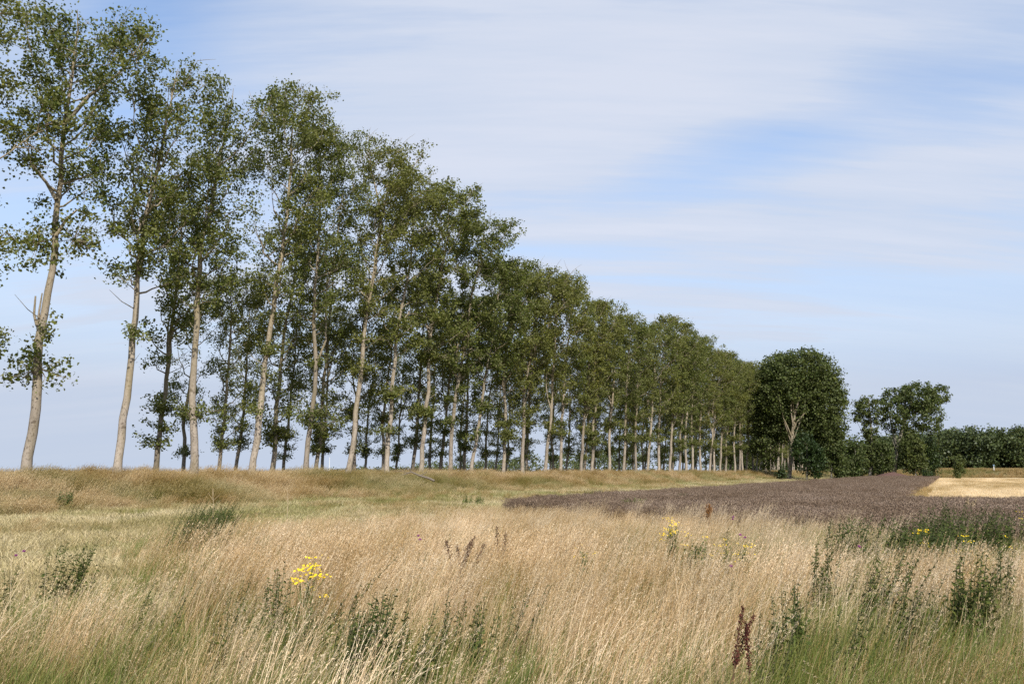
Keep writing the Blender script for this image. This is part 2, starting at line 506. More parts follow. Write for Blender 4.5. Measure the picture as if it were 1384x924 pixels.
# front row: trunk lines as seen, (base .. top) in photo pixels
FRONT = [
    # poly, crown base fraction, crown radius, tufts, radius, label
    ([(-118, 640), (-104, 500), (-92, 330), (-92, 160), (-98, -30)], .20, 3.4, 9, .30, 'poplar beyond the left edge with only its outer foliage in view'),
    ([(35, 640), (39, 590), (49, 500), (58, 430), (71, 360), (77, 300), (81, 240), (88, 180), (97, 100), (106, 8)], .56, 2.7, 0, .30, 'poplar standing apart at far left with a leafy tuft low on its bent trunk'),
    ([(158, 640), (166, 580), (178, 500), (182, 420), (188, 340), (196, 300), (213, 200), (234, 72)], .44, 2.5, 2, .28, 'poplar with clean pale trunk right of the wide gap of open sky'),
    ([(262, 640), (265, 580), (268, 500), (272, 430), (277, 350), (288, 300), (302, 220), (322, 98)], .40, 2.5, 3, .29, 'thick pale poplar with upright trunk and broad crown, third whole tree from left'),
    ([(340, 640), (348, 570), (352, 500), (358, 430), (368, 350), (376, 290), (379, 200), (388, 104)], .42, 2.2, 4, .27, 'poplar with long curved pale trunk, fourth whole tree in the front row'),
    ([(413, 640), (418, 560), (425, 480), (428, 400), (434, 330), (436, 250), (430, 155)], .40, 2.0, 4, .23, 'slim straight poplar just left of the trunk that leans most, fifth in front row'),
    ([(470, 640), (480, 560), (488, 490), (495, 430), (501, 390), (511, 340), (512, 280), (494, 182)], .46, 2.2, 3, .26, 'poplar with thick strongly leaning tan trunk, sixth in the front row'),
    ([(523, 640), (528, 570), (535, 500), (537, 450), (546, 400), (560, 330), (556, 232)], .40, 2.3, 4, .25, 'poplar with a leafy collar round its pale trunk, seventh in the front row'),
    ([(568, 640), (575, 570), (580, 500), (585, 440), (592, 400), (606, 320), (614, 240)], .38, 2.5, 5, .25, 'poplar with forked trunk right of the fallen branch, eighth in the front row'),
    ([(608, 640), (610, 580), (620, 510), (628, 450), (640, 380), (658, 284)], .36, 2.8, 5, .24, 'poplar with wide crown hanging out right, ninth in the front row'),
    ([(637, 640), (645, 580), (655, 520), (665, 450), (670, 400), (682, 342)], .42, 2.5, 3, .22, 'thin steeply leaning poplar at the dip in the treetops, tenth in the front row'),
    ([(680, 638), (683, 580), (686, 520), (692, 450), (708, 362)], .40, 2.6, 4, .23, 'poplar rising straight just right of the dip in the treetops, eleventh in front row'),
    ([(706, 638), (711, 560), (716, 500), (722, 450), (744, 356)], .40, 2.9, 3, .26, 'pale trunked poplar under the small rounded peak of treetops, twelfth in the front row'),
]
front_trees = []
for i, (poly, cb, cr, tf, r0, lab) in enumerate(FRONT):
    s = s_for(poly[0][0], 0.0)
    x, y = W(0, s)
    pts = []
    gzv = float(zground(x, y))
    for k, (px_, py_) in enumerate(poly):
        if k == len(poly) - 1 and i > 1: py_ += .035 * (640 - py_)      # near boughs stand higher in view than the stem tip
        X, Z = at(px_, py_, y)
        pts.append((X - x, 0.15 * math.sin(k * 1.7 + i), Z - gzv))
    pts[0] = (0, 0, 0)
    pts = [p for k, p in enumerate(pts) if k == 0 or p[2] > .5]
    ms = poplar(100 + i, pts, r0, cb, cr, M['poplar_leaf'], M['pale_bark'], n_limbs=31 if i < 2 else 36, per=32 if i < 2 else 33, leaf=.125 if i < 7 else .15, tufts=tf, forks=[0, 0, 1, 1, 0, 1, 1, 0, 2, 1, 0, 1, 1][i])
    t_ = plant_tree('poplar_tree', ms, x, y, lab, 'poplars in the front row of the tree belt')
    front_trees.append((t_, s))

# leafy tuft and side limbs of the tree that stands apart: extra parts
t1 = front_trees[1][0]
rng = np.random.default_rng(5)


def tuft(parent, Y, px, py, n, spread, zs, leaf=.15, per=26, name='leafy_tuft'):
    X, Z = at(px, py, Y)
    c = np.array([X - parent.location.x, 0, Z - parent.location.z])
    cent = c + rng.normal(size=(n, 3)) * np.array([spread, spread * .8, zs])
    T = Tubes()
    tx = c.copy(); tx[2] -= .2
    for q in cent:
        b = tx + (q - tx) * .02
        T.add([b, (b + q) / 2 + rng.normal(size=3) * .08, q], [.022, .014, .006], 4)
    o = link(name, crown_mesh(name, cent, per, (.2, .2, .17), leaf, rng, M['poplar_leaf']), parent)
    link('twigs', T.mesh('twigs', M['pale_bark']), parent)
    return o


Y1 = t1.location.y
tuft(t1, Y1, 56, 492, 30, .75, .5)
tuft(t1, Y1, 60, 452, 8, .3, .3)
tuft(t1, Y1, 52, 322, 26, .75, .55)
tuft(t1, Y1, 100, 318, 30, .8, .55)
tuft(t1, Y1, 185, 75, 14, .7, .7)
tuft(t1, Y1, 45, 210, 14, .5, .45)
T = Tubes()


def l1(px, py, dy=0):
    X, Z = at(px, py, Y1)
    return (X - t1.location.x, dy, Z - t1.location.z)


T.add([l1(50, 440), l1(46, 425), l1(48, 400)], [.07, .05, .035], 6)
link('broken_limb', T.mesh('broken_limb', M['pale_bark']), t1)
T = Tubes()
T.add([l1(51, 442), l1(53, 420), l1(57, 396)], [.06, .045, .025], 6)
link('broken_limb', T.mesh('broken_limb', M['pale_bark']), t1)
for line, rads in (([l1(76, 270), l1(62, 246), l1(42, 224), l1(30, 218)], [.10, .07, .045, .02]),
                   ([l1(76, 318), l1(90, 296), l1(104, 284), l1(118, 290)], [.09, .06, .04, .02]),
                   ([l1(90, 165), l1(120, 130), l1(160, 100), l1(200, 48)], [.11, .08, .05, .015])):
    T = Tubes(); T.add(line, rads, 5)
    link('side_limb', T.mesh('side_limb', M['pale_bark']), t1)


def lean_path(rng, H, lean, bend):
    z = np.linspace(0, H, 7); t = z / H
    return np.stack([lean * H * t + bend * np.sin(t * math.pi * rng.uniform(.8, 1.6)) * .6, rng.normal() * .4 * t, z], 1)


rr = np.random.default_rng(21)
FRONT_VAR = [poplar(200 + k, lean_path(rr, 20.5, rr.uniform(.04, .09), rr.uniform(-.5, .7)), .27, rr.uniform(.34, .46), rr.uniform(2.5, 3.0), M['poplar_leaf'], M['pale_bark'], n_limbs=29, per=24, leaf=.175, tufts=3 + k % 4, forks=(1, 0, 2, 0, 1, 0, 1)[k]) for k in range(7)]
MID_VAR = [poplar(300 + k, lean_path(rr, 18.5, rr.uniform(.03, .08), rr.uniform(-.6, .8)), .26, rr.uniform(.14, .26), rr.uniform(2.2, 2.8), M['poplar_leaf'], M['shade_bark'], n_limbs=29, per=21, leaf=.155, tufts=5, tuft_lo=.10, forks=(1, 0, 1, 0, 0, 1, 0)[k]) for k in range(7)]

# rest of the front row, one every 4.6 m or so
s = front_trees[-1][1]
n_front = len(front_trees) - 1
fpos = [a for _, a in front_trees[1:]]
tops = {760: 368, 782: 372, 800: 395, 820: 402, 838: 420, 860: 440, 880: 428, 900: 424, 920: 436, 945: 452, 965: 462, 985: 480, 1005: 486, 1030: 492, 1060: 505, 1100: 530, 1150: 575}
tk = sorted(tops)
k = 0
while s < 262:
    s += 4.6 + rr.uniform(-.5, .5)
    u = rr.uniform(-.35, .35)
    x, y = W(u, s)
    px_ = 692 + F * x / (y * math.cos(PITCH))
    top = float(np.interp(px_ + 8, tk, [tops[q] for q in tk])) + rr.uniform(-4, 14)
    Hh = at(px_, top, y)[1] - float(zground(x, y))
    n_front += 1
    side = 'leaning right' if k % 7 in (1, 4) else 'upright'
    dist = 'mid length of the belt' if s < 130 else ('narrowing far part of the belt' if s < 200 else 'far end of the belt')
    fpos.append(s)
    plant_tree('poplar_tree', FRONT_VAR[k % 7], x, y, f'front row poplar in {dist}, {ordinal(n_front)} whole tree from left', 'poplars in the front row of the tree belt', rz=rr.uniform(-.35, .35), sc=max(.75, Hh / 20.9))
    k += 1

fpx = [692 + F * W(0, q)[0] / (W(0, q)[1] * .99) for q in fpos]


def behind_label(px_, word):
    j = int(np.searchsorted(fpx, px_))
    if j == 0: return f'{word} poplar left of the first front trunk'
    if j >= len(fpx): return f'{word} poplar right of the last front trunk at the far end'
    return f'{word} poplar between the {ordinal(j)} and {ordinal(j + 1)} front trunks'


used = {}


def uniq(l):
    used[l] = used.get(l, 0) + 1
    n = used[l]
    return l if n == 1 else l + f', {ordinal(n)} from left'


for row, u0, start, jit in (('middle row', -4.4, [210, 295, 367, 427, 478, 518, 557, 594, 626, 655, 684], .5), ('back row', -9.0, [248, 318, 382, 434, 492, 535, 580], .8)):
    word = 'shaded dark trunked' if row == 'middle row' else 'slim back row'
    word = {'middle row': 'shaded middle row', 'back row': 'slim back row'}[row]
    pos = [s_for(p, u0) for p in start]
    q = pos[-1]
    lim = 262 if row == 'middle row' else 170
    while q < lim:
        q += (4.9 if row == 'middle row' else 7.5) + rr.uniform(-.8, .8); pos.append(q)
    for k, q in enumerate(pos):
        u = u0 + (0 if k < len(start) else rr.uniform(-jit, jit))
        x, y = W(u, q)
        px_ = 692 + F * x / (y * .99)
        lab = uniq(behind_label(px_, word))
        hs = rr.uniform(.66, .90) if k < 12 else rr.uniform(.76, .98)
        if row == 'back row': hs *= .92
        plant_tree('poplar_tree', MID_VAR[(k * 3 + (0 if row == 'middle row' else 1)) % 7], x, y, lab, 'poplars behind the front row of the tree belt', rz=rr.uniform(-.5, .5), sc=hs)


# ---- broad-crowned trees and shrubs
def blob_centers(ells, rng, shell=.62):
    out = []
    for (cx, cy, cz, rx, ry, rz, n) in ells:
        d = rng.normal(size=(n, 3)); d /= np.linalg.norm(d, axis=1)[:, None]
        r_ = rng.uniform(shell ** 3, 1, n) ** (1 / 3)
        ph = rng.uniform(0, 6.28, 3)
        lump = 1 + .10 * np.sin(d[:, 0] * 5 + ph[0]) * np.cos(d[:, 2] * 5 + ph[1]) + .06 * np.sin(d[:, 1] * 9 + ph[2])
        out.append(np.array([cx, cy, cz]) + d * (r_ * lump)[:, None] * np.array([rx, ry, rz]))
    return np.concatenate(out)


def broad_tree(name, x, y, ells, trunk_lines, leafm, bark, label, group=None, per=40, sig=.5, leaf=.3, shell=.62, seed=1, cat='tree', z=None, part='crown', stem='trunk', limbs=14):
    rng = np.random.default_rng(seed)
    root = empty(name, (x, y, float(zground(x, y)) - .05 if z is None else z))
    tag(root, label, cat, group)
    cent = blob_centers(ells, rng, shell)
    cent = cent[cent[:, 2] > .15]
    cvar = np.clip(.5 + .5 * np.sin(cent[:, 0] * .9 + seed) * np.cos(cent[:, 2] * .8 + cent[:, 1] * .7), 0, 1) * .6 + rng.uniform(0, .4, len(cent))
    link(part, crown_mesh(part, cent, per, (sig, sig, sig * .75), leaf, rng, leafm, cvar=cvar), root)
    T = Tubes()
    for pts, rads in trunk_lines:
        T.add(pts, rads, 8)
    if trunk_lines:
        p0 = np.array(trunk_lines[0][0])
        for k in range(limbs):
            q = cent[rng.integers(len(cent))]
            a = p0[min(len(p0) - 1, max(1, int(rng.integers(1, len(p0)))))]
            if q[2] < a[2]: continue
            m_ = (a + q) / 2 + np.array([0, 0, -.1 * np.linalg.norm(q - a)])
            T.add([a, m_, q], [trunk_lines[0][1][-1] * .8, trunk_lines[0][1][-1] * .5, .03], 5)
    link(stem, T.mesh(stem, bark), root)
    return root


def place(px, Y):
    return at(px, 636, Y)[0], Y


# big round tree in front of the far end of the belt
YR = 165.0
xr, yr = place(1072, YR)
zr = float(zground(xr, yr))


def lr(px, py, dy=0., Y=YR, x0=None, z0=None):
    X, Z = at(px, py, Y + dy)
    return (X - (xr if x0 is None else x0), dy, Z - (zr if z0 is None else z0))


def ell(px0, px1, py0, py1, dyc, ry, n, Y=YR, x0=None, z0=None):
    a = lr(px0, py1, 0, Y, x0, z0); b = lr(px1, py0, 0, Y, x0, z0)
    return ((a[0] + b[0]) / 2, dyc, (a[2] + b[2]) / 2, (b[0] - a[0]) / 2, ry, (b[2] - a[2]) / 2, n)


broad_tree('round_tree', xr, yr,
           [ell(1036, 1145, 472, 600, 4.5, 6.5, 480), ell(1033, 1098, 473, 570, 4.2, 5.5, 240), ell(1084, 1147, 477, 580, 4.2, 5.5, 240), ell(1030, 1085, 492, 600, 5, 5, 190), ell(1094, 1152, 500, 612, 4.5, 5, 230), ell(1048, 1134, 468, 530, 3.2, 5.5, 170),
            ell(1085, 1143, 545, 630, 4, 4.5, 170), ell(1030, 1066, 560, 632, 7, 4, 110)],
           [([lr(1066, 650), lr(1069, 620), lr(1070, 600), lr(1071, 585), lr(1074, 560, .6), lr(1079, 540, 1.2), lr(1082, 520, 2.)], [.42, .36, .33, .28, .24, .20, .14]),
            ([lr(1071, 584), lr(1076, 571, -.4), lr(1083, 563, -.6), lr(1090, 555, .2)], [.2, .15, .12, .06]),
            ([lr(1070, 590), lr(1066, 580, -.4), lr(1063, 573, -.5), lr(1060, 566, 0)], [.16, .12, .1, .05]),
            ([lr(1072, 575), lr(1070, 562, .1), lr(1069, 548, .3), lr(1070, 535, 1)], [.14, .12, .09, .05])],
           M['dark_leaf'], M['pale_bark'], 'tall dark green round-crowned tree with pale forked trunk at the end of the belt', per=46, sig=.52, leaf=.34, seed=41, limbs=4)


def shrub(px0, px1, py0, Y, label, seed, leafm='shrub_leaf', py1=644, per=30, group='shrubs along the field edge', n=70, leaf=.3, name='shrub', sig=.38):
    x, y = place((px0 + px1) / 2, Y)
    z0 = float(zground(x, y))
    X0, _ = at(px0, 600, Y); X1, _ = at(px1, 600, Y); _, Zt = at(px0, py0, Y)
    w = (X1 - X0) / 2; h = Zt - z0
    rng = np.random.default_rng(seed)
    ells = [(0, 0, h * .55, w * .85, w * .8, h * .45, n)]
    for k in range(4):
        a = rng.uniform(-1, 1)
        ells.append((a * w * .6, rng.uniform(-.4, .4) * w, h * rng.uniform(.25, .62), w * rng.uniform(.35, .5), w * .45, h * rng.uniform(.25, .36), n // 3))
    lines = [([(0, 0, -.2), (.05 * w, 0, h * .3), (.1 * w, 0, h * .7)], [.05 + .012 * h, .04 + .008 * h, .03])]
    return broad_tree(name, x, y, ells, lines, M[leafm], M['grey_bark'], label, group, per=per, sig=sig, leaf=leaf, shell=.5, seed=seed, cat='shrub', part='foliage', stem='stems', limbs=5)


shrub(1068, 1112, 578, 161, 'bushy elder shrub growing against the foot of the round dark tree', 51, n=90)
shrub(1098, 1148, 566, 168, 'tall leafy shrub filling the right side under the round tree', 52, 'dark_leaf', n=120)
shrub(1050, 1063, 628, 158, 'small low bush left of the pale trunk of the round tree', 53, n=16, leaf=.22)
shrub(1140, 1172, 586, 205, 'dark hedge tree between round tree and the ivy clad poplar', 54, 'dark_leaf', n=70, leaf=.38, sig=.5)
shrub(1180, 1208, 592, 222, 'dark rounded shrub between the two windblown tall poplars', 55, 'dark_leaf', n=60, leaf=.4, sig=.5)
shrub(1222, 1252, 586, 222, 'dark shrub right of the leaning pale trunk near the soil heap', 56, 'dark_leaf', n=70, leaf=.4, sig=.5)
shrub(1246, 1272, 590, 228, 'yellowish green shrub at the left corner of the far wood', 57, 'shrub_leaf', n=60, leaf=.4, sig=.5)
shrub(1288, 1306, 614, 212, 'dark lone bush standing in front of the far rough bank', 58, 'dark_leaf', n=36, leaf=.32, sig=.32)
shrub(1244, 1262, 633, 205, 'low green weeds at the far corner of the stubble', 59, 'shrub_leaf', n=16, leaf=.25, sig=.25)

# two windblown poplars beyond the crop
YA = 224.0
xa, ya = place(1178, YA); za = float(zground(xa, ya))
broad_tree('tall_poplar', xa, ya,
           [ell(1158, 1192, 534, 572, 0, 2.6, 70, YA, xa, za), ell(1168, 1188, 560, 600, 0, 1.6, 45, YA, xa, za), ell(1169, 1186, 590, 642, 0, 1.5, 55, YA, xa, za), ell(1153, 1172, 545, 572, 0, 1.8, 20, YA, xa, za)],
           [([lr(1176, 645, 0, YA, xa, za), lr(1178, 600, 0, YA, xa, za), lr(1176, 560, 0, YA, xa, za), lr(1174, 540, 0, YA, xa, za)], [.4, .34, .25, .1])],
           M['dark_leaf'], M['grey_bark'], 'slim tall poplar with ivy covered trunk beyond the crop field', 'windblown tall trees beyond the crop', per=34, sig=.45, leaf=.42, seed=61)
YB = 226.0
xb, yb = place(1212, YB); zb = float(zground(xb, yb))
broad_tree('tall_poplar', xb, yb,
           [ell(1188, 1218, 526, 588, -1.5, 3.4, 120, YB, xb, zb), ell(1212, 1262, 516, 562, -1, 4.5, 190, YB, xb, zb), ell(1222, 1268, 540, 586, -2, 4, 120, YB, xb, zb), ell(1252, 1284, 521, 545, 0, 2.4, 40, YB, xb, zb), ell(1210, 1234, 575, 640, -2, 2.2, 90, YB, xb, zb)],
           [([lr(1208, 645, 0, YB, xb, zb), lr(1212, 610, -1.8, YB, xb, zb), lr(1218, 585, -2.2, YB, xb, zb), lr(1226, 560, -1, YB, xb, zb), lr(1234, 535, 0, YB, xb, zb)], [.5, .42, .36, .28, .12]),
            ([lr(1212, 608, -1.5, YB, xb, zb), lr(1206, 580, -1.5, YB, xb, zb), lr(1200, 550, 0, YB, xb, zb)], [.3, .22, .1])],
           M['dark_leaf'], M['grey_bark'], 'tall poplar with broad ragged crown blown to the right beyond the crop', 'windblown tall trees beyond the crop', per=36, sig=.5, leaf=.42, seed=62)

# far wood: one mass
rng = np.random.default_rng(71)
cent = []; cv = []
for k in range(190):
    s = rng.choice([290, 301, 315, 332]) + rng.uniform(-5, 5)
    u = rng.uniform(-30, 215)
    x, y = W(u, s)
    zz_ = float(zground(x, y))
    h = (rng.uniform(10.0, 12.6) + (s - 292) * .035) * (1 if u > 12 else .9); rx = rng.uniform(3.2, 5.2)
    c = blob_centers([(x, y, zz_ + h * .60, rx, rx, h * .40, 60), (x, y, zz_ + h * .25, rx, rx, h * .28, 34), (x, y, zz_ + h * .08, rx, rx, h * .16, 16)], rng, .6)
    cent.append(c); cv.append(np.full(len(c), rng.uniform(0, 1)) * .75 + rng.uniform(0, .3, len(c)))
cent = np.concatenate(cent)
w_ = link('far_woodland', crown_mesh('far_woodland', cent, 36, (.8, .8, .6), .56, rng, M['wood_leaf'], cvar=np.concatenate(cv)))
tag(w_, 'dense dark green woodland closing the view behind the stubble', 'woodland', kind='stuff')
# low tree line far behind the belt
cent = []
for k in range(60):
    px_ = rng.uniform(430, 1000); Y = rng.uniform(250, 290)
    x, y = place(px_, Y)
    h = 3.3 + max(0, px_ - 600) * .022 + rng.uniform(-1, 1.2)
    if px_ < 560: h = rng.uniform(2.0, 3.0)
    cent.append(blob_centers([(x, y, h * .5, rng.uniform(3, 6), 3, h * .5, 26)], rng, .6))
w2 = link('distant_hedgerow', crown_mesh('distant_hedgerow', np.concatenate(cent), 16, (.6, .6, .45), .5, rng, M['wood_leaf']))
tag(w2, 'low distant line of trees glimpsed between the poplar trunks', 'hedgerow', kind='stuff')


# ------------------------------------------------------------------ grasses
def ribbons(base, dirs, H, width, nseg, bend, rng, twist=None, taper=.75):
    """base (N,3), dirs (N,2) lean vector, H (N,) length, bend (N,) 0..1"""
    N = len(base)
    t = np.linspace(0, 1, nseg + 1)[None, :]
    b = bend[:, None]
    hor = b * t ** 1.7
    ver = t * np.sqrt(np.maximum(.05, 1 - (b * t * .85) ** 2))
    droop = np.maximum(0, b - .55) * t ** 3 * .5
    P = np.zeros((N, nseg + 1, 3))
    P[..., 0] = base[:, None, 0] + dirs[:, None, 0] * hor * H[:, None]
    P[..., 1] = base[:, None, 1] + dirs[:, None, 1] * hor * H[:, None]
    P[..., 2] = base[:, None, 2] + (ver - droop) * H[:, None]
    a = rng.uniform(0, math.pi, N) if twist is None else twist
    wv = np.stack([np.cos(a), np.sin(a), np.zeros(N)], 1)[:, None, :]
    wd = (np.broadcast_to(width, (N,))[:, None] * (1 - taper * t))[..., None] * .5
    V = np.stack([P - wv * wd, P + wv * wd], 2)              # N, n+1, 2, 3
    k = np.arange(N)[:, None] * (nseg + 1) * 2 + np.arange(nseg)[None, :] * 2
    Fq = np.stack([k, k + 1, k + 3, k + 2], -1).reshape(-1, 4)
    h = np.broadcast_to(t[:, :, None], (N, nseg + 1, 2))
    return V.reshape(-1, 3), Fq, h.reshape(-1), P


class Pack:
    def __init__(self): self.v = []; self.f = []; self.var = []; self.h = []; self.n = 0

    def add(self, V, Fq, var, h):
        self.v.append(V); self.f.append(Fq + self.n); self.var.append(var); self.h.append(h); self.n += len(V)

    def mesh(self, name, mat):
        return mesh_np(name, np.concatenate(self.v), np.concatenate(self.f), mat, {'var': np.concatenate(self.var), 'h': np.concatenate(self.h)})


def clump(seed, mat, n=40, rad=.22, h=(.6, .95), w=.0028, bend=(.15, .5), heads=True, spk=12, spl=.016, spw=.005, head_len=.2, blades=22, bh=(.2, .5), bw=.005, wind=.8, hv=None, bvar=(0, .6), spread=.012, nseg=5, bbend=(.25, .9), stray=0):
    rng = np.random.default_rng(seed)
    pk = Pack()

    def bases(k):
        r_ = rad * np.sqrt(rng.uniform(0, 1, k)); a = rng.uniform(0, 6.28, k)
        return np.stack([r_ * np.cos(a), r_ * np.sin(a), np.full(k, -.02)], 1)

    def leans(k, wf):
        d = rng.normal(size=(k, 2)) * .42; d[:, 0] += wf * 1.3
        return d / np.maximum(np.linalg.norm(d, axis=1)[:, None], .6)
    if n:
        H = rng.uniform(*h, n) * rng.uniform(.85, 1.0, n)
        bd = np.where(rng.uniform(size=n) < .14, rng.uniform(.9, 1.15, n), rng.uniform(*bend, n))
        V, Fq, hh, P = ribbons(bases(n), leans(n, wind), H, w * rng.uniform(.6, 1.7, n), nseg, bd, rng)
        var = np.clip(rng.uniform(0, 1, n), 0, 1)
        pk.add(V, Fq, np.repeat(var, (nseg + 1) * 2), hh)
        if heads:
            tip = P[:, -1]; prev = P[:, -2]
            d = tip - prev; d /= np.linalg.norm(d, axis=1)[:, None]
            f = rng.uniform(0, 1, (n, spk))
            c = tip[:, None, :] - d[:, None, :] * (f * head_len)[..., None]
            off = rng.normal(size=(n, spk, 3)) * (spread * (.35 + 1.3 * f * (1.2 - f)))[..., None]
            off[..., 2] = off[..., 2] * .5 + .003
            c = (c + off).reshape(-1, 3)
            ax = np.repeat(d, spk, 0) * 1.4 + off.reshape(-1, 3) * 40
            L = spl * rng.uniform(.6, 1.3, len(c))
            V2, F2 = leaf_quads(c, L, L * (spw / spl), rng, up=.1, axis=ax, fold=.2)
            v2 = np.clip(np.repeat(var, spk) * .5 + .45 + rng.normal(size=len(c)) * .12, 0, 1)
            pk.add(V2, F2, np.repeat(v2, 4), np.ones(len(V2)))
    if stray:
        V, Fq, hh, P = ribbons(bases(stray), rng.normal(size=(stray, 2)) * .55 + np.array([.45, 0]), rng.uniform(.8, 1.15, stray), w * .95, nseg, rng.uniform(.1, .8, stray), rng, taper=.5)
        pk.add(V, Fq, np.repeat(rng.uniform(.8, 1, stray), (nseg + 1) * 2), hh)
    if blades:
        H = rng.uniform(*bh, blades)
        V, Fq, hh, P = ribbons(bases(blades), leans(blades, wind * .5), H, bw * rng.uniform(.6, 1.9, blades), 4, rng.uniform(*bbend, blades), rng, taper=.9)
        var = rng.uniform(*bvar, blades)
        pk.add(V, Fq, np.repeat(var, 10), hh * .6)
    return pk.mesh('clump', mat)


def variant_objs(meshes):
    out = []
    for me in meshes:
        o = bpy.data.objects.new('clump_source', me)     # never linked to the scene
        out.append(o)
    return out


def scatter(name, pts, rotz, scl, tint, tone, meshes, label, cat, tilt=None):
    N = len(pts)
    me = bpy.data.meshes.new(name)
    me.vertices.add(N); me.vertices.foreach_set('co', np.asarray(pts, np.float32).ravel())
    rot = np.zeros((N, 3), np.float32); rot[:, 2] = rotz
    if tilt is not None: rot[:, 1] = tilt
    a = me.attributes.new('rot', 'FLOAT_VECTOR', 'POINT'); a.data.foreach_set('vector', rot.ravel())
    for nm, v in (('scl', scl), ('tint', tint), ('tone', tone)):
        a = me.attributes.new(nm, 'FLOAT', 'POINT'); a.data.foreach_set('value', np.asarray(v, np.float32))
    o = link(name, me)
    tag(o, label, cat, kind='stuff')
    ng = bpy.data.node_groups.new(name + '_scatter', 'GeometryNodeTree')
    ng.interface.new_socket('Geometry', in_out='INPUT', socket_type='NodeSocketGeometry')
    ng.interface.new_socket('Geometry', in_out='OUTPUT', socket_type='NodeSocketGeometry')
    nd, lk = ng.nodes, ng.links
    gi = nd.new('NodeGroupInput'); go = nd.new('NodeGroupOutput')
    iop = nd.new('GeometryNodeInstanceOnPoints'); jn = nd.new('GeometryNodeJoinGeometry')
    for src in variant_objs(meshes):
        oi = nd.new('GeometryNodeObjectInfo'); oi.inputs['Object'].default_value = src
        g2 = nd.new('GeometryNodeGeometryToInstance')
        lk.new(oi.outputs['Geometry'], g2.inputs[0]); lk.new(g2.outputs[0], jn.inputs[0])
    lk.new(gi.outputs[0], iop.inputs['Points']); lk.new(jn.outputs[0], iop.inputs['Instance'])
    iop.inputs['Pick Instance'].default_value = True
    ra = nd.new('GeometryNodeInputNamedAttribute'); ra.data_type = 'FLOAT_VECTOR'; ra.inputs[0].default_value = 'rot'
    sa = nd.new('GeometryNodeInputNamedAttribute'); sa.data_type = 'FLOAT'; sa.inputs[0].default_value = 'scl'
    lk.new(ra.outputs[0], iop.inputs['Rotation']); lk.new(sa.outputs[0], iop.inputs['Scale'])
    lk.new(iop.outputs[0], go.inputs[0])
    md = o.modifiers.new('scatter', 'NODES'); md.node_group = ng
    return o


def sample_xy(N, x0, x1, y0, y1, rng):
    return rng.uniform(x0, x1, N), rng.uniform(y0, y1, N)


def in_view(x, y, m=1.25, add=1.5):
    return np.abs(x) < .5627 * m * y + add


def gauss_spots(x, y, spots):
    g_ = np.zeros_like(x)
    for (px_, Y, r_, a) in spots:
        X = at(px_, 636, Y)[0]
        g_ = np.maximum(g_, a * np.exp(-((x - X) ** 2 + ((y - Y) * .7) ** 2) / (r_ * r_)))
    return g_


GREEN = [(110, 6.2, 1.3, 1.0), (30, 5.0, 1.2, .8), (520, 4.6, .7, .6), (860, 4.0, 1.0, .7), (1120, 4.4, .9, .5), (1260, 5.2, 1.5, 1.0), (1360, 4.5, 1.3, 1.0), (1290, 8.5, 1.6, .7), (500, 7.6, .8, .7), (1190, 17, 3., .8), (1300, 18, 2.5, .8), (330, 8, 1.0, .4), (990, 6, .7, .5), (1010, 17, 2.0, .55)]


def tall_edge(s):
    return 25.5 - 7.0 * sm(7, 17, s)


# gaps in the dry grass where herbs stand: photo x, distance, radius
CLEAR = [(76, 12, .45), (104, 12.2, .6), (272, 19.5, 1.3), (376, 9.6, .45), (458, 9.4, .35), (432, 8.6, .35), (505, 7.4, .6), (250, 9.2, .3), (200, 9.4, .3), (325, 8.9, .35),
         (1097, 10.6, .5), (1060, 8.2, .45), (1165, 9.8, .6), (1300, 9.0, .7), (1335, 10.5, .4), (1195, 17, 1.3), (1290, 17.5, 1.4), (1272, 21, .5), (1255, 16, .9), (922, 14.4, .4), (416, 9.7, .4),
         (903, 15.8, .5), (785, 13.2, .4), (1001, 13.6, .35), (978, 14.4, .35), (948, 15, .35), (1238, 15.4, .5), (1297, 14.8, .4), (987, 6.3, .4), (620, 12.6, .45), (951, 21, .4), (600, 8, .35), (648, 7.4, .4), (556, 7, .35), (470, 7, .35), (405, 7.6, .35), (1030, 7, .35), (1215, 8.4, .45), (1125, 7.4, .35), (986, 12.9, .3), (1138, 11.2, .3)]


def clear_mask(x, y):
    g_ = np.zeros_like(x)
    for (px_, Y, r_) in CLEAR:
        X = at(px_, 636, Y)[0]
        dy = y - Y
        dy = np.where(dy < 0, dy * .38, dy)
        xx = X * y / Y                   # the gap opens towards the viewer's path
        g_ = np.maximum(g_, .85 * np.exp(-(((x - xx) ** 2 + dy ** 2) / (r_ * r_)) ** 1.5))
    return g_


rng = np.random.default_rng(91)
SPARSE = 1.0
# ---- tall dry grass of the foreground
x, y = sample_xy(46000, -22, 34, 2.9, 36, rng)
u, s = US(x, y)
r_ = np.hypot(x, y)
dens = np.interp(r_, [3, 6, 10, 16, 24, 36], [.62, .58, .46, .36, .28, .22])
edge = u - tall_edge(s) + (fbm(x * .5, y * .5, 4) - .5) * 4
bare = gauss_spots(x, y, [(1240, 19, 2.2, .75), (1310, 17, 2., .6), (1010, 16, 1.4, .5), (870, 30, 3, .3)])
keep = (rng.uniform(size=len(x)) < dens) & in_view(x, y) & (edge > 0) & (s < crop_edge(u) + (fbm(x, y, 8) - .5) * 5) & (rng.uniform(size=len(x)) > clear_mask(x, y)) & (rng.uniform(size=len(x)) > np.maximum(bare, .55 * gauss_spots(x, y, GREEN))) & (fbm(x * 1.3, y * 1.0, 77) + rng.uniform(-.08, .08, len(x)) > .37)
x, y = x[keep], y[keep]
n = len(x); nz = fbm(x * .45, y * .45, 9); nz2 = fbm(x * .9, y * .9, 19)
green = gauss_spots(x, y, GREEN)
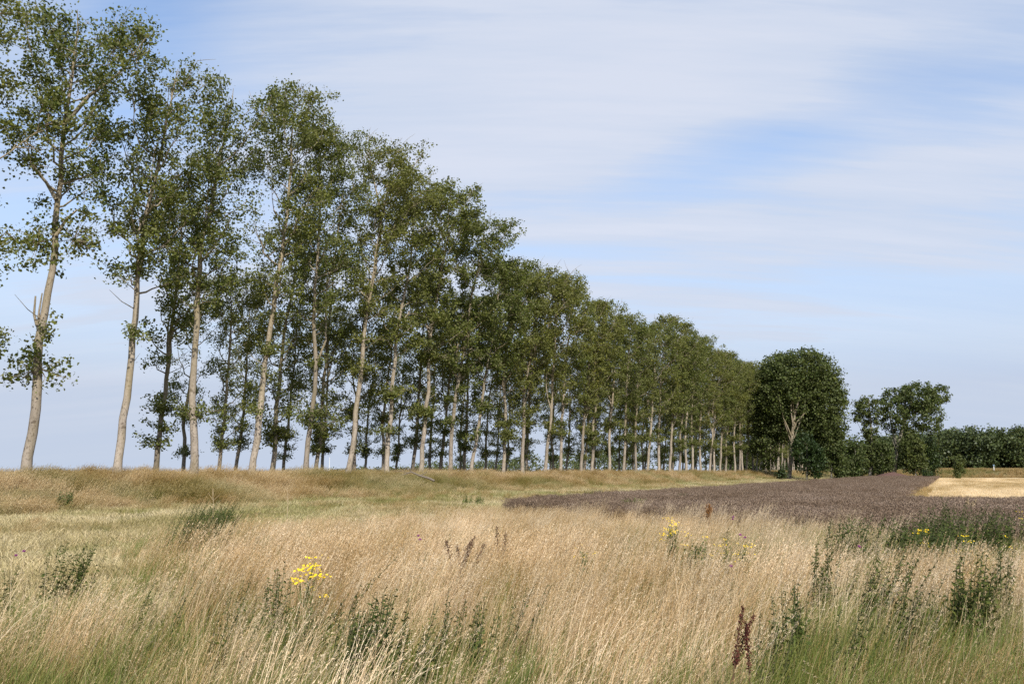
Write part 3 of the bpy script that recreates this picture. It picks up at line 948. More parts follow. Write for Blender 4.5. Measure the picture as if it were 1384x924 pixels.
tint = np.clip(.08 + (nz - .47) * 1.0 + green * .7 + rng.normal(size=n) * .08, 0, 1)
tone = np.clip(.52 + 2.1 * (fbm(x * .9, y * .7, 29) - .47) + rng.normal(size=n) * .16, 0, 1)
near = np.interp(np.hypot(x, y), [3, 6, 14, 19, 24, 36], [.80, .92, 1.0, .88, .72, .55])
nz3 = fbm(x * 1.5, y * 1.2, 25)
scl = near * (.50 + .50 * nz2 + .42 * nz3) * rng.uniform(.78, 1.15, n) * (1 - .3 * green)
farm = np.hypot(x, y) > 11
rot = rng.normal(size=n) * .35 + 1.2 * (fbm(x * .7, y * .7, 97) - .47)
NEARC = [clump(400 + k, M['dry_grass'], n=40, h=(.5, 1.0), w=.0042, spk=7, spl=.020, spw=.0042, head_len=.19, blades=30, bend=(.15, .75), spread=.006, stray=1) for k in range(9)]
FARC = [clump(430 + k, M['dry_grass'], n=42, rad=.32, w=.0055, spk=6, spl=.032, spw=.008, head_len=.2, blades=18, bw=.008, spread=.010, bend=(.2, .65)) for k in range(6)]
P = np.stack([x, y, np.zeros(n)], 1)
a = ~farm
scatter('tall_dry_grass', P[a], rot[a], scl[a], tint[a], tone[a], NEARC, 'tall straw coloured grass leaning right in the foreground', 'grass')
a = farm
scatter('farther_dry_grass', P[a], rot[a], scl[a], tint[a], tone[a], FARC, 'straw coloured grass stretching back to the dark crop', 'grass')

# ---- pale plumed grass, taller, in drifts
PALE = [(1230, 9.5, 2.4, 1.), (1360, 10.5, 2.0, 1.), (1050, 14, 2.2, .8), (560, 9, 2.2, .6), (760, 7.5, 2., .6), (420, 8, 1.2, .6), (900, 10, 2.0, .6), (700, 20, 5, .35), (1070, 18, 2.2, 1.), (900, 26, 3, .4), (180, 10.5, 1.8, .4), (1140, 8, 1.5, .7)]
x, y = sample_xy(15000, -16, 30, 4.6, 33, rng)
u, s = US(x, y)
dens = np.interp(np.hypot(x, y), [4.5, 7, 9, 16, 30], [.05, .25, .5, .35, .25])
pal = gauss_spots(x, y, PALE)
keep = (rng.uniform(size=len(x)) < dens * (pal + .05)) & (rng.uniform(size=len(x)) > clear_mask(x, y)) & in_view(x, y) & (u > tall_edge(s) + 1) & (s < crop_edge(u) - .5)
x, y = x[keep], y[keep]; n = len(x)
PALEC = [clump(460 + k, M['pale_grass'], n=20, rad=.2, h=(.75, 1.08), w=.0034, bend=(.15, .5), spk=26, spl=.021, spw=.0050, head_len=.24, blades=8, bh=(.3, .6), spread=.011) for k in range(6)]
scatter('pale_plumed_grass', np.stack([x, y, np.zeros(n)], 1), rng.normal(size=n) * .35, rng.uniform(.78, 1.02, n) * np.interp(np.hypot(x, y), [3.5, 8], [.82, 1]), np.clip(rng.normal(size=n) * .1 + .05, 0, 1), rng.uniform(.3, 1, n), PALEC, 'pale grass with silvery plumes in drifts in the foreground', 'grass')

# ---- green blades low in the sward
x, y = sample_xy(26000, -13, 16, 2.6, 24, rng)
u, s = US(x, y)
gr = gauss_spots(x, y, GREEN)
base_g = .16 + .2 * fbm(x * .5, y * .5, 33) + np.interp(y, [3, 5.5, 8], [.22, .12, 0])
dens = np.interp(np.hypot(x, y), [3, 8, 14, 24], [1., .7, .45, .3]) * np.clip(base_g + gr * .85, 0, 1)
keep = (rng.uniform(size=len(x)) < dens) & in_view(x, y) & (u > tall_edge(s) - .5)
x, y = x[keep], y[keep]; n = len(x)
GREENC = [clump(480 + k, M['green_grass'], n=0, rad=.16, blades=46, bh=(.28, .62), bw=.0058, bvar=(0, 1), wind=.8) for k in range(6)]
scatter('green_grass', np.stack([x, y, np.zeros(n)], 1), rng.normal(size=n) * .7, rng.uniform(.7, 1.15, n), np.clip(rng.normal(size=n) * .25 + .3, 0, 1), rng.uniform(.1, .8, n), GREENC, 'fresh green grass blades low among the dry stems', 'grass')

# ---- embankment grass
x = []; y = []
sN = rng.uniform(-30, 285, 90000); uN = rng.uniform(-9, 7.2, 90000)
X, Y = W(uN, sN)
dens = np.interp(Y, [15, 30, 45, 80, 160, 300], [.75, .75, .6, .30, .13, .07])
keep = (rng.uniform(size=len(X)) < dens) & (fbm(uN * .9, sN * .8, 18) + rng.uniform(-.1, .1, len(X)) > .30) & in_view(X, Y, 1.2, 4) & (uN < 4.0 + 4.4 * fbm(uN * .35, sN * .22, 12) + rng.normal(size=len(X)) * .35) & ((uN > -3) | (rng.uniform(size=len(X)) < .4))
x, y, u, s = X[keep], Y[keep], uN[keep], sN[keep]; n = len(x)
gn = fbm(u * .22, s * .13, 14)
low = sm(2.0, 5.5, u)
tint = np.clip(.14 + (gn - .46) * 5.0 + .30 * low + np.interp(s, [20, 60, 130], [0, .12, .3]) + rng.normal(size=n) * .1, 0, .85)
scl = (.30 + 1.0 * fbm(u * .55, s * .45, 17)) * rng.uniform(.75, 1.15, n) * np.interp(Y[keep], [30, 120, 300], [1, 1.0, 1.15]) * np.interp(u, [-9, -1, 2, 6], [.9, .95, 1.0, .95])
BANKC = [clump(500 + k, M['bank_grass'], n=38, rad=.36, h=(.40, .85), w=.0085, bend=(.3, .85), spk=5, spl=.05, spw=.012, head_len=.2, blades=34, bh=(.2, .55), bw=.012, spread=.012, nseg=4, wind=1.0, bvar=(0, .8)) for k in range(7)]
scatter('bank_grass', np.stack([x, y, zground(x, y)], 1), rng.normal(size=n) * .4, scl, tint, np.clip(.5 + 2.2 * (fbm(u * .5, s * .3, 23) - .47) + .15 * low + rng.normal(size=n) * .15, 0, 1), BANKC, 'tan and green rough grass covering the tree belt bank', 'grass')

# ---- mown strip: cut hay lying on short grass
sN = rng.uniform(-30, 215, 70000); uN = rng.uniform(5.0, 26, 70000)
X, Y = W(uN, sN)
lim_hi = np.where(sN < CROP_S0, tall_edge(sN) + 1.5, CROP_U0 + .3)
dens = np.interp(Y, [8, 20, 35, 80, 200], [1, .9, .6, .4, .2])
keep = (rng.uniform(size=len(X)) < dens) & in_view(X, Y, 1.2, 3) & (uN < lim_hi)
x, y, u, s = X[keep], Y[keep], uN[keep], sN[keep]; n = len(x)
gn = fbm(u * .35, s * .12, 31)
grn = np.clip((gn - .52) * 3 + np.interp(s, [20, 45, 80], [-.1, .15, .35]) + .35 * (1 - sm(6, 8.5, u)), 0, .8)
HAYC = [clump(520 + k, M['hay'], n=0, rad=.45, blades=70, bh=(.10, .30), bw=.010, bvar=(0, 1), wind=.3, bbend=(.7, 1.0)) for k in range(6)]
scatter('cut_grass', np.stack([x, y, zground(x, y)], 1), rng.uniform(0, 6.28, n), rng.uniform(.6, 1.3, n) * (.35 + 1.3 * fbm(u * .8, s * .5, 39)), np.clip(grn + rng.normal(size=n) * .12, 0, 1), np.clip(.55 + 1.3 * (fbm(u * .7, s * .3, 37) - .47) + rng.normal(size=n) * .18, 0, 1), HAYC, 'short mown grass with grey green cuttings along the bank foot', 'grass')

# ---- tufts the mower missed, and lumps of lying hay
sN = rng.uniform(-10, 120, 5200); uN = rng.uniform(4.6, 19, 5200)
X, Y = W(uN, sN)
patch = fbm(uN * .45, sN * .22, 66)
keep = in_view(X, Y, 1.2, 3) & (patch + .25 * (1 - sm(5, 9, uN)) > .56) & (uN < np.where(sN < 34, tall_edge(sN) + .5, CROP_U0))
x, y, u, s = X[keep], Y[keep], uN[keep], sN[keep]; n = len(x)
TUFT = [clump(530 + k, M['bank_grass'], n=16, rad=.3, h=(.3, .6), w=.008, bend=(.3, .9), spk=4, spl=.04, spw=.012, blades=44, bh=(.15, .5), bw=.011, bvar=(.3, 1), nseg=4) for k in range(4)]
scatter('missed_tufts', np.stack([x, y, zground(x, y)], 1), rng.uniform(-.8, .8, n), rng.uniform(.45, 1.0, n), np.clip(.35 + rng.normal(size=n) * .3, 0, .9), rng.uniform(.1, 1, n), TUFT, 'scattered longer grass tufts left standing on the mown strip', 'grass')

# ---- dry dark crop
N = 150000
sN = np.where(rng.uniform(size=N) < .35, rng.uniform(21, 60, N), rng.uniform(21, CROP_S1, N)); uN = rng.uniform(CROP_U0, 95, N)
X, Y = W(uN, sN)
inside = ((uN < CROP_U1) | (sN < HEAD_S))
dens = np.interp(Y, [25, 45, 80, 140, 220], [1., .7, .6, .5, .3]) * .9
ragged = fbm(uN * .6, sN * .6, 41)
keep = inside & (rng.uniform(size=N) < dens) & in_view(X, Y, 1.2, 3) & (sN > crop_edge(uN) + 3 * (ragged - .5)) & (ragged + rng.uniform(-.1, .1, N) > .22)
x, y, u, s = X[keep], Y[keep], uN[keep], sN[keep]; n = len(x)


def crop_clump(seed):
    rng = np.random.default_rng(seed)
    pk = Pack(); k = 15
    b = np.stack([rng.uniform(-.3, .3, k), rng.uniform(-.3, .3, k), np.full(k, -.02)], 1)
    d = rng.normal(size=(k, 2)); d[:, 0] += .5; d /= np.linalg.norm(d, axis=1)[:, None]
    H = rng.uniform(.38, .66, k)
    V, Fq, hh, P = ribbons(b, d, H, .010, 3, rng.uniform(.05, .5, k), rng)
    v = rng.uniform(.2, 1, k); pk.add(V, Fq, np.repeat(v, 8), hh)
    # side shoots and seed lumps
    c = np.repeat(P[:, 2:].reshape(-1, 3), 22, 0)
    c = c + rng.normal(size=c.shape) * np.array([.045, .045, .04])
    L = rng.uniform(.018, .050, len(c))
    V2, F2 = leaf_quads(c, L, L * .7, rng, up=.2)
    pk.add(V2, F2, np.repeat(np.clip(rng.normal(size=len(c)) * .22 + .42, 0, .97), 4), np.ones(len(V2)))
    return pk.mesh('clump', M['crop'])


scatter('dry_crop', np.stack([x, y, np.zeros(n)], 1), rng.uniform(0, 6.28, n), rng.uniform(.85, 1.08, n) * (.80 + .24 * fbm(u * .3, s * .3, 44)), np.clip((fbm(u * .25, s * .25, 47) - .68) * 3, 0, .6), np.clip(fbm(u * .4, s * .4, 49) + rng.normal(size=n) * .15, 0, 1), [crop_clump(540 + k) for k in range(7)], 'dead purplish brown crop standing in the long field', 'crop')

# ---- stubble stalks, thinning with distance
N = 60000
sN = HEAD_S + rng.uniform(0, 1, N) ** 1.5 * 190; uN = rng.uniform(CROP_U1 - .3, 130, N)
uN = np.round(uN / .42) * .42 + rng.normal(size=N) * .05
X, Y = W(uN, sN)
keep = in_view(X, Y, 1.15, 3)
x, y = X[keep], Y[keep]; n = len(x)
STC = [clump(560 + k, M['straw'], n=0, rad=.35, blades=26, bh=(.08, .2), bw=.012, bvar=(0, 1), wind=.1, bbend=(.0, .8)) for k in range(4)]
scatter('stubble_stalks', np.stack([x, y, np.full(n, .004)], 1), rng.uniform(0, 6.28, n), rng.uniform(.7, 1.2, n), np.clip(rng.normal(size=n) * .08, 0, 1), np.clip(.55 + 1.8 * (fbm(*[q * k_ for q, k_ in zip(US(x, y), (.35, .035))], 88) - .47) + rng.normal(size=n) * .12, 0, 1), STC, 'short cut straw stalks standing on the stubble field', 'stubble')

# ---- weedy straw edge between crop and stubble, and rough grass of the far bank
sN = np.concatenate([HEAD_S + 40 * rng.uniform(size=260) ** 2, rng.uniform(263, 286, 9000), rng.uniform(CROP_S1 - 1, 264, 900)])
uN = np.concatenate([CROP_U1 + rng.normal(size=260) * .3, rng.uniform(14, 170, 9000), rng.uniform(14, CROP_U1, 900)])
X, Y = W(uN, sN)
keep = in_view(X, Y, 1.15, 3)
x, y, u, s = X[keep], Y[keep], uN[keep], sN[keep]; n = len(x)
RGH = [clump(580 + k, M['bank_grass'], n=26, rad=.6, h=(.4, .9), w=.02, bend=(.2, .6), spk=5, spl=.09, spw=.035, head_len=.25, blades=26, bh=(.25, .6), bw=.03, spread=.05, nseg=3) for k in range(5)]
scatter('rough_edge_grass', np.stack([x, y, zground(x, y)], 1), rng.normal(size=n) * .5, rng.uniform(.6, 1.2, n) * np.where(s < 262, .6, 1), np.clip((fbm(u * .08, s * .2, 52) - .3) * 2.2 + rng.normal(size=n) * .1, 0, .95), rng.uniform(.1, .7, n), RGH, 'rough grass on the far bank and along the stubble edge', 'grass')


# ------------------------------------------------------------------ herbs and flowers
def herb_meshes(seed, n, h, spread, leaf, lean=.25, leaves=26, leafm='herb_leaf', stemm='herb_stem', taper=True, aspect=.38, bushy=0.05):
    rng = np.random.default_rng(seed)
    T = Tubes(); Ps = []; Ax = []; Ls = []
    n = int(n * 1.35 + .5); leaf *= 1.15
    for i in range(n):
        a = rng.uniform(0, 6.28); r_ = spread * math.sqrt(rng.uniform())
        b = np.array([r_ * math.cos(a), r_ * math.sin(a), -.03])
        H = h * rng.uniform(.68, 1.0)
        ln = np.array([lean * rng.uniform(.5, 1.4), rng.normal() * .1, 0]) * H
        f = np.linspace(0, 1, 5)[:, None]
        pts = b + ln * f ** 1.6 + np.array([0, 0, H]) * f
        T.add(pts, np.linspace(.0055, .002, 5) * (1 if h < 1.3 else 1.6), 4)
        for j in range(leaves):
            ff = .15 + .85 * (j + rng.uniform(0, 1)) / leaves
            p = np.array([np.interp(ff, f[:, 0], pts[:, c]) for c in range(3)])
            az = j * 1.571 + (j // 2) * .8 + rng.uniform(-.5, .5)
            L = leaf * rng.uniform(.7, 1.2) * ((1.15 - .75 * ff) if taper else 1)
            ax = np.array([math.cos(az) + .3, math.sin(az), rng.uniform(-.2, .6)]); ax /= np.linalg.norm(ax)
            Ps.append(p + ax * L * .5 + rng.normal(size=3) * bushy * L * 2); Ax.append(ax * 2); Ls.append(L)
    Ps = np.array(Ps); Ax = np.array(Ax); Ls = np.array(Ls)
    V, Fq = leaf_quads(Ps, Ls, Ls * aspect, rng, up=.9, axis=Ax, fold=.18)
    var = np.clip(rng.uniform(0, 1, len(Ps)), 0, 1)
    return T.mesh('stems', M[stemm]), mesh_np('leaves', V, Fq, M[leafm], {'var': np.repeat(var, 4)}), Ps


def herb(name, px, Y, label, cat, seed, n, h, spread, leaf, group=None, z=None, **kw):
    x, y = place(px, Y)
    root = empty(name, (x, y, float(zground(x, y)) if z is None else z))
    tag(root, label, cat, group)
    a, b, _ = herb_meshes(seed, n, h, spread, leaf, **kw)
    link('stems', a, root); link('leaves', b, root)
    return root


GH = 'dark green tall herbs in the grass'
herb('tall_herb', 76, 12.0, 'thin dark herb with few stalks left of a thicker leaning clump', 'herb', 601, 5, .92, .16, .075, GH, lean=.12, leaves=30)
herb('tall_herb', 104, 12.2, 'dark leaning herb clump at the left in front of the mown strip', 'herb', 602, 12, .92, .24, .08, GH, lean=.3, leaves=32)
herb('tall_herb', 268, 18.6, 'large feathery green herb stand where mown strip meets the tan grass', 'herb', 603, 70, 1.25, .62, .06, GH, lean=.38, leaves=44)
herb('tall_herb', 376, 9.6, 'brownish dark herb just left of the brightest yellow ragwort', 'herb', 604, 9, .88, .14, .075, GH, lean=.08, leaves=32)
herb('tall_herb', 458, 9.4, 'leaning dark stalk right of the brightest yellow ragwort', 'herb', 605, 3, .93, .08, .06, GH, lean=.5, leaves=34)
herb('tall_herb', 432, 8.6, 'short dark herb stalks just below right of the brightest ragwort', 'herb', 606, 5, .78, .12, .065, GH, lean=.35, leaves=34)
herb('tall_herb', 505, 7.4, 'broad leafy green nettle clump in the middle of the front grass', 'herb', 607, 30, .84, .27, .075, GH, lean=.12, leaves=26)
herb('tall_herb', 250, 9.2, 'sparse dark stalk with small leaves in the left grass', 'herb', 608, 3, .80, .12, .05, GH, lean=.3, leaves=26)
herb('tall_herb', 200, 9.4, 'lone thin dark stalk furthest left in the tall straw grass', 'herb', 609, 3, .72, .1, .05, GH, lean=.3, leaves=24)
herb('tall_herb', 325, 8.9, 'pair of thin dark stalks left of the ragwort group', 'herb', 610, 5, .84, .14, .06, GH, lean=.15, leaves=28)
herb('tall_herb', 1097, 10.6, 'dark slender herb left of the big pale grass plumes', 'herb', 611, 11, .98, .16, .085, GH, lean=.08, leaves=34)
herb('tall_herb', 1060, 8.2, 'dark leafy stalks right of the red dock in the front grass', 'herb', 612, 8, .86, .13, .075, GH, lean=.05, leaves=34)
herb('tall_herb', 1165, 9.8, 'dark leafy herb behind the pale plumes at right', 'herb', 613, 18, .96, .3, .085, GH, lean=.35, leaves=32)
herb('tall_herb', 1300, 9.0, 'tall dark leafy herb between two drifts of pale plumes at right', 'herb', 614, 22, 1.02, .26, .09, GH, lean=.1, leaves=34)
herb('tall_herb', 1335, 10.5, 'narrow dark herb stalk close to the right edge', 'herb', 615, 7, 1.0, .14, .08, GH, lean=.1, leaves=34)
herb('tall_herb', 1190, 16.0, 'dark green herb thicket left of the yellow ragwort at right', 'herb', 616, 85, 1.05, 1.1, .10, GH, lean=.2, leaves=26)
herb('tall_herb', 1290, 17.5, 'dark bushy herb thicket right of the yellow ragwort at right', 'herb', 617, 85, 1.18, 1.0, .10, GH, lean=.2, leaves=28)
herb('tall_herb', 1272, 21.0, 'upright green herb poking up in front of the stubble', 'herb', 618, 6, 1.22, .16, .09, GH, lean=.05, leaves=36)
for px_, Y, n_, h_, lf, ln, lab in (
        (600, 8.0, 5, .82, .06, .15, 'thin dark herb midway between the nettle clump and brown dock'),
        (648, 7.4, 7, .84, .065, .1, 'dark upright herb below the brown dock heads in the front grass'),
        (556, 7.0, 6, .80, .06, .3, 'dark leaning herb just right of the nettle clump'),
        (470, 7.0, 7, .80, .065, .2, 'dark herb just left of the nettle clump'),
        (700, 8.6, 4, .80, .055, .3, 'sparse dark herb in the pale grass right of the brown docks'),
        (405, 7.6, 6, .80, .06, .15, 'dark herb straight under the brightest ragwort'),
        (300, 7.2, 5, .76, .055, .25, 'sparse dark herb low in the left front grass'),
        (1030, 7.0, 6, .80, .065, .15, 'dark herb close right of the red dock'),
        (1215, 8.4, 8, .88, .075, .3, 'dark herb stalks between the pale plumes and the tall right herb'),
        (1125, 7.4, 6, .80, .065, .3, 'dark leaning herb low under the pale plumes')):
    herb('tall_herb', px_, Y, lab, 'herb', int(640 + px_), n_, h_, .14, lf, GH, lean=ln, leaves=30)
herb('green_weed', 1255, 16.0, 'lighter green mound of leafy weed below the right ragwort', 'weed', 619, 40, .85, .55, .08, 'leafy green weeds', lean=.1, leafm='bright_leaf', leaves=24)
herb('green_weed', 920, 44.0, 'green weed standing in the dark crop, the righthand of two', 'weed', 620, 18, .75, .45, .12, 'leafy green weeds', leafm='bright_leaf')
herb('green_weed', 852, 36.0, 'yellowish green weed near the front edge of the crop', 'weed', 621, 24, .75, .5, .12, 'leafy green weeds', leafm='bright_leaf')
herb('green_weed', 922, 14.4, 'fresh green broad leaved weed beside the ragwort at the middle', 'weed', 622, 14, .72, .2, .085, 'leafy green weeds', leafm='bright_leaf', aspect=.6)
herb('green_weed', 88, 33.5, 'small green weed high on the bank below the leftmost trunk', 'weed', 623, 16, .75, .28, .12, 'leafy green weeds', leafm='bright_leaf', lean=.1)
herb('green_weed', 296, 31.0, 'pale green weed clump at the bank foot above the herb stand', 'weed', 624, 16, .6, .6, .10, 'leafy green weeds', leafm='bright_leaf', lean=.1)
herb('green_weed', 800, 60.0, 'dark green weed at the bank foot near the crop edge', 'weed', 625, 20, .65, .6, .11, 'leafy green weeds', lean=.1)
herb('green_weed', 640, 47.0, 'green weed at the bank foot left of the crop corner', 'weed', 626, 18, .55, .6, .10, 'leafy green weeds', lean=.1, leafm='bright_leaf')


def daisies(centers, rad, rng, pet=7):
    """small many-petalled yellow flowers facing up"""
    V = []; Fq = []; n = 0
    for c in centers:
        nr = np.array([rng.normal() * .35, rng.normal() * .35 - .35, 1]); nr /= np.linalg.norm(nr)
        a = np.cross(nr, [.2, 1, .1]); a /= np.linalg.norm(a); b = np.cross(nr, a)
        for k in range(pet):
            t = k * 6.283 / pet + rng.uniform(-.1, .1); t2 = t + .42; t0 = t - .42
            rr_ = rad * rng.uniform(.85, 1.15)
            V += [c, c + (a * math.cos(t0) + b * math.sin(t0)) * rr_ * .62, c + (a * math.cos(t) + b * math.sin(t)) * rr_ - nr * rr_ * .12, c + (a * math.cos(t2) + b * math.sin(t2)) * rr_ * .62]
            Fq.append([n, n + 1, n + 2, n + 3]); n += 4
        # domed disc
        for k in range(6):
            t = k * 1.047
            V += [c + nr * rad * .3, c + (a * math.cos(t) + b * math.sin(t)) * rad * .34 + nr * rad * .1, c + (a * math.cos(t + .52) + b * math.sin(t + .52)) * rad * .36 + nr * rad * .1, c + (a * math.cos(t + 1.047) + b * math.sin(t + 1.047)) * rad * .34 + nr * rad * .1]
            Fq.append([n, n + 1, n + 2, n + 3]); n += 4
    return mesh_np('flower_head', np.array(V), np.array(Fq), M['yellow_petal'])


def ragwort(px, Y, h, w, heads, per, label, seed, leafy=20, frad=.014, droop=.0, stems=8):
    rng = np.random.default_rng(seed)
    x, y = place(px, Y)
    root = empty('ragwort', (x, y, float(zground(x, y))))
    tag(root, label, 'wildflower', 'yellow ragworts in the grass')
    a, b, _ = herb_meshes(seed, stems, h * .9, w * .35, .08, lean=.06, leaves=leafy, leafm='bright_leaf', stemm='ragwort_stem')
    link('stem', a, root); link('leaves', b, root)
    T = Tubes()
    for k in range(heads):
        ang = rng.uniform(0, 6.28); rr_ = w * math.sqrt(rng.uniform(0, 1))
        c = np.array([rr_ * math.cos(ang) + .06, rr_ * math.sin(ang) * .8, h * (1 - .45 * (rr_ / w) ** 1.5 * rng.uniform(.4, 1)) - rng.uniform(0, .08)])
        pts = c + rng.normal(size=(per, 3)) * np.array([.045, .045, .014])
        link('flower_head', daisies(pts, frad, rng), root)
        base = np.array([rr_ * .25 * math.cos(ang), rr_ * .25 * math.sin(ang), h * .45])
        T.add([base, (base + c) / 2 + np.array([0, 0, -.02]), c - np.array([0, 0, .02])], [.005, .004, .003], 4)
    link('flower_stalks', T.mesh('flower_stalks', M['ragwort_stem']), root)


ragwort(416, 9.7, .90, .17, 13, 9, 'brightest yellow ragwort, in the grass left of the middle', 701, leafy=10, frad=.017, stems=4)
ragwort(903, 15.8, .98, .24, 14, 10, 'bushy ragwort with many yellow heads in front of the crop', 702, leafy=26, stems=20)
ragwort(785, 13.2, .78, .14, 5, 4, 'small green ragwort with a few yellow buds in the middle grass', 703, leafy=24, frad=.010, stems=9)
ragwort(1001, 13.6, .78, .10, 4, 7, 'small ragwort beside the purple thistle bloom', 704, leafy=14)
ragwort(978, 14.4, .75, .16, 4, 5, 'faded ragwort between thistle stalk and small ragwort', 705, leafy=16, frad=.012)
ragwort(948, 15.0, .72, .14, 4, 4, 'sparse ragwort left of the thistle stalk', 706, leafy=16, frad=.011)
ragwort(1238, 15.4, .98, .16, 6, 9, 'leafy ragwort with one bright yellow head at right in front of stubble', 707, leafy=28, stems=16)
ragwort(1297, 14.8, .86, .12, 3, 9, 'ragwort with single orange yellow head among dark herbs at right', 708, leafy=20)
ragwort(1372, 20.0, .95, .12, 3, 5, 'ragwort at the right edge before the dark crop', 709, leafy=14)
ragwort(1345, 14.0, .86, .10, 2, 4, 'pale little ragwort near the right edge above the plumes', 710, leafy=14, frad=.011)


def seed_plant(name, px, Y, h, label, cat, seed, heads, stemm, seedm, group, hl=.3, lump=.012, n=160, lean=.3, thick=.018):
    rng = np.random.default_rng(seed)
    x, y = place(px, Y)
    root = empty(name, (x, y, float(zground(x, y))))
    tag(root, label, cat, group)
    T = Tubes()
    for k in range(heads):
        ln = lean * rng.uniform(.3, 1.3) * (1 if k % 3 else -.3)
        H = h * rng.uniform(.8, 1)
        f = np.linspace(0, 1, 6)[:, None]
        pts = np.array([rng.normal() * .05, rng.normal() * .05, 0]) + np.array([ln * H, rng.normal() * .08, 0]) * f ** 1.8 + np.array([0, 0, H]) * f
        T.add(pts, np.linspace(.006, .003, 6), 5)
        ff = 1 - rng.uniform(0, 1, n) * hl
        c = np.stack([np.interp(ff, f[:, 0], pts[:, j]) for j in range(3)], 1)
        sw = thick * (.5 + .9 * np.sin(np.clip((1 - ff) / hl, .08, 1) * 2.6))
        c += rng.normal(size=c.shape) * sw[:, None]
        L = rng.uniform(.7, 1.3, n) * lump
        V, Fq = leaf_quads(c, L, L * .9, rng, up=.1)
        V2, F2 = leaf_quads(c, L, L * .9, rng, up=.1)
        link('seed_head', mesh_np('seed_head', np.concatenate([V, V2]), np.concatenate([Fq, F2 + len(V)]), M[seedm]), root)
    link('stem', T.mesh('stem', M[stemm]), root)
    return root


GD = 'dead seed stalks in the grass'
seed_plant('dock_plant', 987, 6.3, .86, 'dark red dock with branching seed spikes in the right front grass', 'dock', 801, 3, 'brown_seed', 'red_seed', GD, hl=.42, lump=.012, n=240, lean=.24, thick=.009)
seed_plant('dock_plant', 620, 12.6, .92, 'brown dead dock with dense leaning seed heads above middle grass', 'dock', 802, 6, 'brown_seed', 'brown_seed', GD, hl=.4, lump=.016, n=160, lean=.35)
seed_plant('dock_plant', 676, 14.5, .98, 'thin brown dock stalk right of the dense brown dock', 'dock', 803, 2, 'brown_seed', 'brown_seed', GD, hl=.35, lump=.016, n=120, lean=.2)
seed_plant('dock_plant', 951, 21.0, 1.06, 'rusty orange dock seed head standing against the dark crop', 'dock', 804, 3, 'brown_seed', 'rust_seed', GD, hl=.2, lump=.022, n=110, lean=.08, thick=.03)
seed_plant('dock_plant', 1306, 30.0, .95, 'pale dry stalk bunch beside the dark herbs before the stubble', 'dock', 805, 4, 'dry_stem', 'dry_stem', GD, hl=.3, lump=.03, n=90, lean=.4)


def thistle(px, Y, h, label, seed, blooms):
    rng = np.random.default_rng(seed)
    x, y = place(px, Y)
    root = empty('thistle', (x, y, float(zground(x, y))))
    tag(root, label, 'wildflower', 'purple thistles in the grass')
    a, b, _ = herb_meshes(seed, 3, h * .95, .06, .09, lean=.2, leaves=22, aspect=.25)
    link('stem', a, root); link('leaves', b, root)
    for k in range(blooms):
        c = np.array([.16 * h + rng.normal() * .06, rng.normal() * .05, h - k * .05 * rng.uniform(.5, 1.5)])
        n = 46
        d = rng.normal(size=(n, 3)); d[:, 2] = np.abs(d[:, 2]) + .6; d /= np.linalg.norm(d, axis=1)[:, None]
        V, Fq = leaf_quads(c + d * .016, np.full(n, .034), np.full(n, .006), rng, axis=d * 4)
        link('flower_head', mesh_np('flower_head', V, Fq, M['purple_petal']), root)


thistle(986, 12.9, .86, 'thistle with one bright purple bloom beside the small ragwort', 821, 2)
thistle(972, 16.0, .95, 'dark thistle stalk topped by purple bloom before the crop', 822, 2)
thistle(1138, 11.2, .84, 'thistle with pink bloom left of the big pale plumes', 823, 1)
thistle(562, 12.8, .86, 'thistle with small purple bloom in the middle tan grass', 824, 2)
thistle(976, 10.0, .72, 'low thistle with dark purple bloom deep in the grass', 825, 1)
thistle(22, 11.2, .78, 'thistle with pink bloom at the left edge', 826, 2)

# ---- fallen branch and dead stalks on the bank
xb_, yb_ = W(3.6, s_for(556, 3.6))
zb_ = float(zground(xb_, yb_)) + .30
br = empty('fallen_branch', (xb_, yb_, zb_))
tag(br, 'bare grey fallen branch lying on the bank slope', 'branch')
T = Tubes()
T.add([(-1.3, 0, .10), (-.6, .05, .30), (0, .1, .48), (.55, .0, .25), (1.15, -.1, .08), (1.5, -.15, -.08)], [.018, .03, .045, .06, .075, .07], 7)
T.add([(0, .1, .48), (-.1, .1, .62), (.15, .15, .85)], [.03, .02, .008], 5)
T.add([(-.6, .05, .3), (-1.0, .2, .22), (-1.5, .3, .28)], [.02, .014, .006], 5)
T.add([(.55, 0, .25), (.9, .2, .42), (1.0, .25, .55)], [.03, .018, .008], 5)
T.add([(-.2, .08, .42), (-.7, -.1, .55), (-1.1, -.15, .5)], [.02, .012, .006], 5)
link('bough', T.mesh('bough', M['dead_wood']), br)
for px_, Y, h, lab, sd in ((290, 30.5, 1.15, 'bare dead stalk with few twigs on the bank at left', 1), (390, 34, 1.2, 'short pale dead stalk on the middle of the bank', 2)):
    x, y = place(px_, Y)
    rg = np.random.default_rng(sd)
    o = Tubes()
    o.add([(0, 0, -.05), (.02, 0, h * .5), (-.05, .02, h)], [.014, .011, .005], 5)
    for k in range(5):
        z_ = h * rg.uniform(.4, .9); a = rg.uniform(-1, 1)
        o.add([(0, 0, z_), (a * .12, .05, z_ + .12), (a * .22, .1, z_ + .22)], [.006, .004, .003], 4)
    st = link('dead_stalk', o.mesh('dead_stalk', M['dry_stem']), loc=(x, y, float(zground(x, y))))
    tag(st, lab, 'stalk', 'dead stalks on the bank')

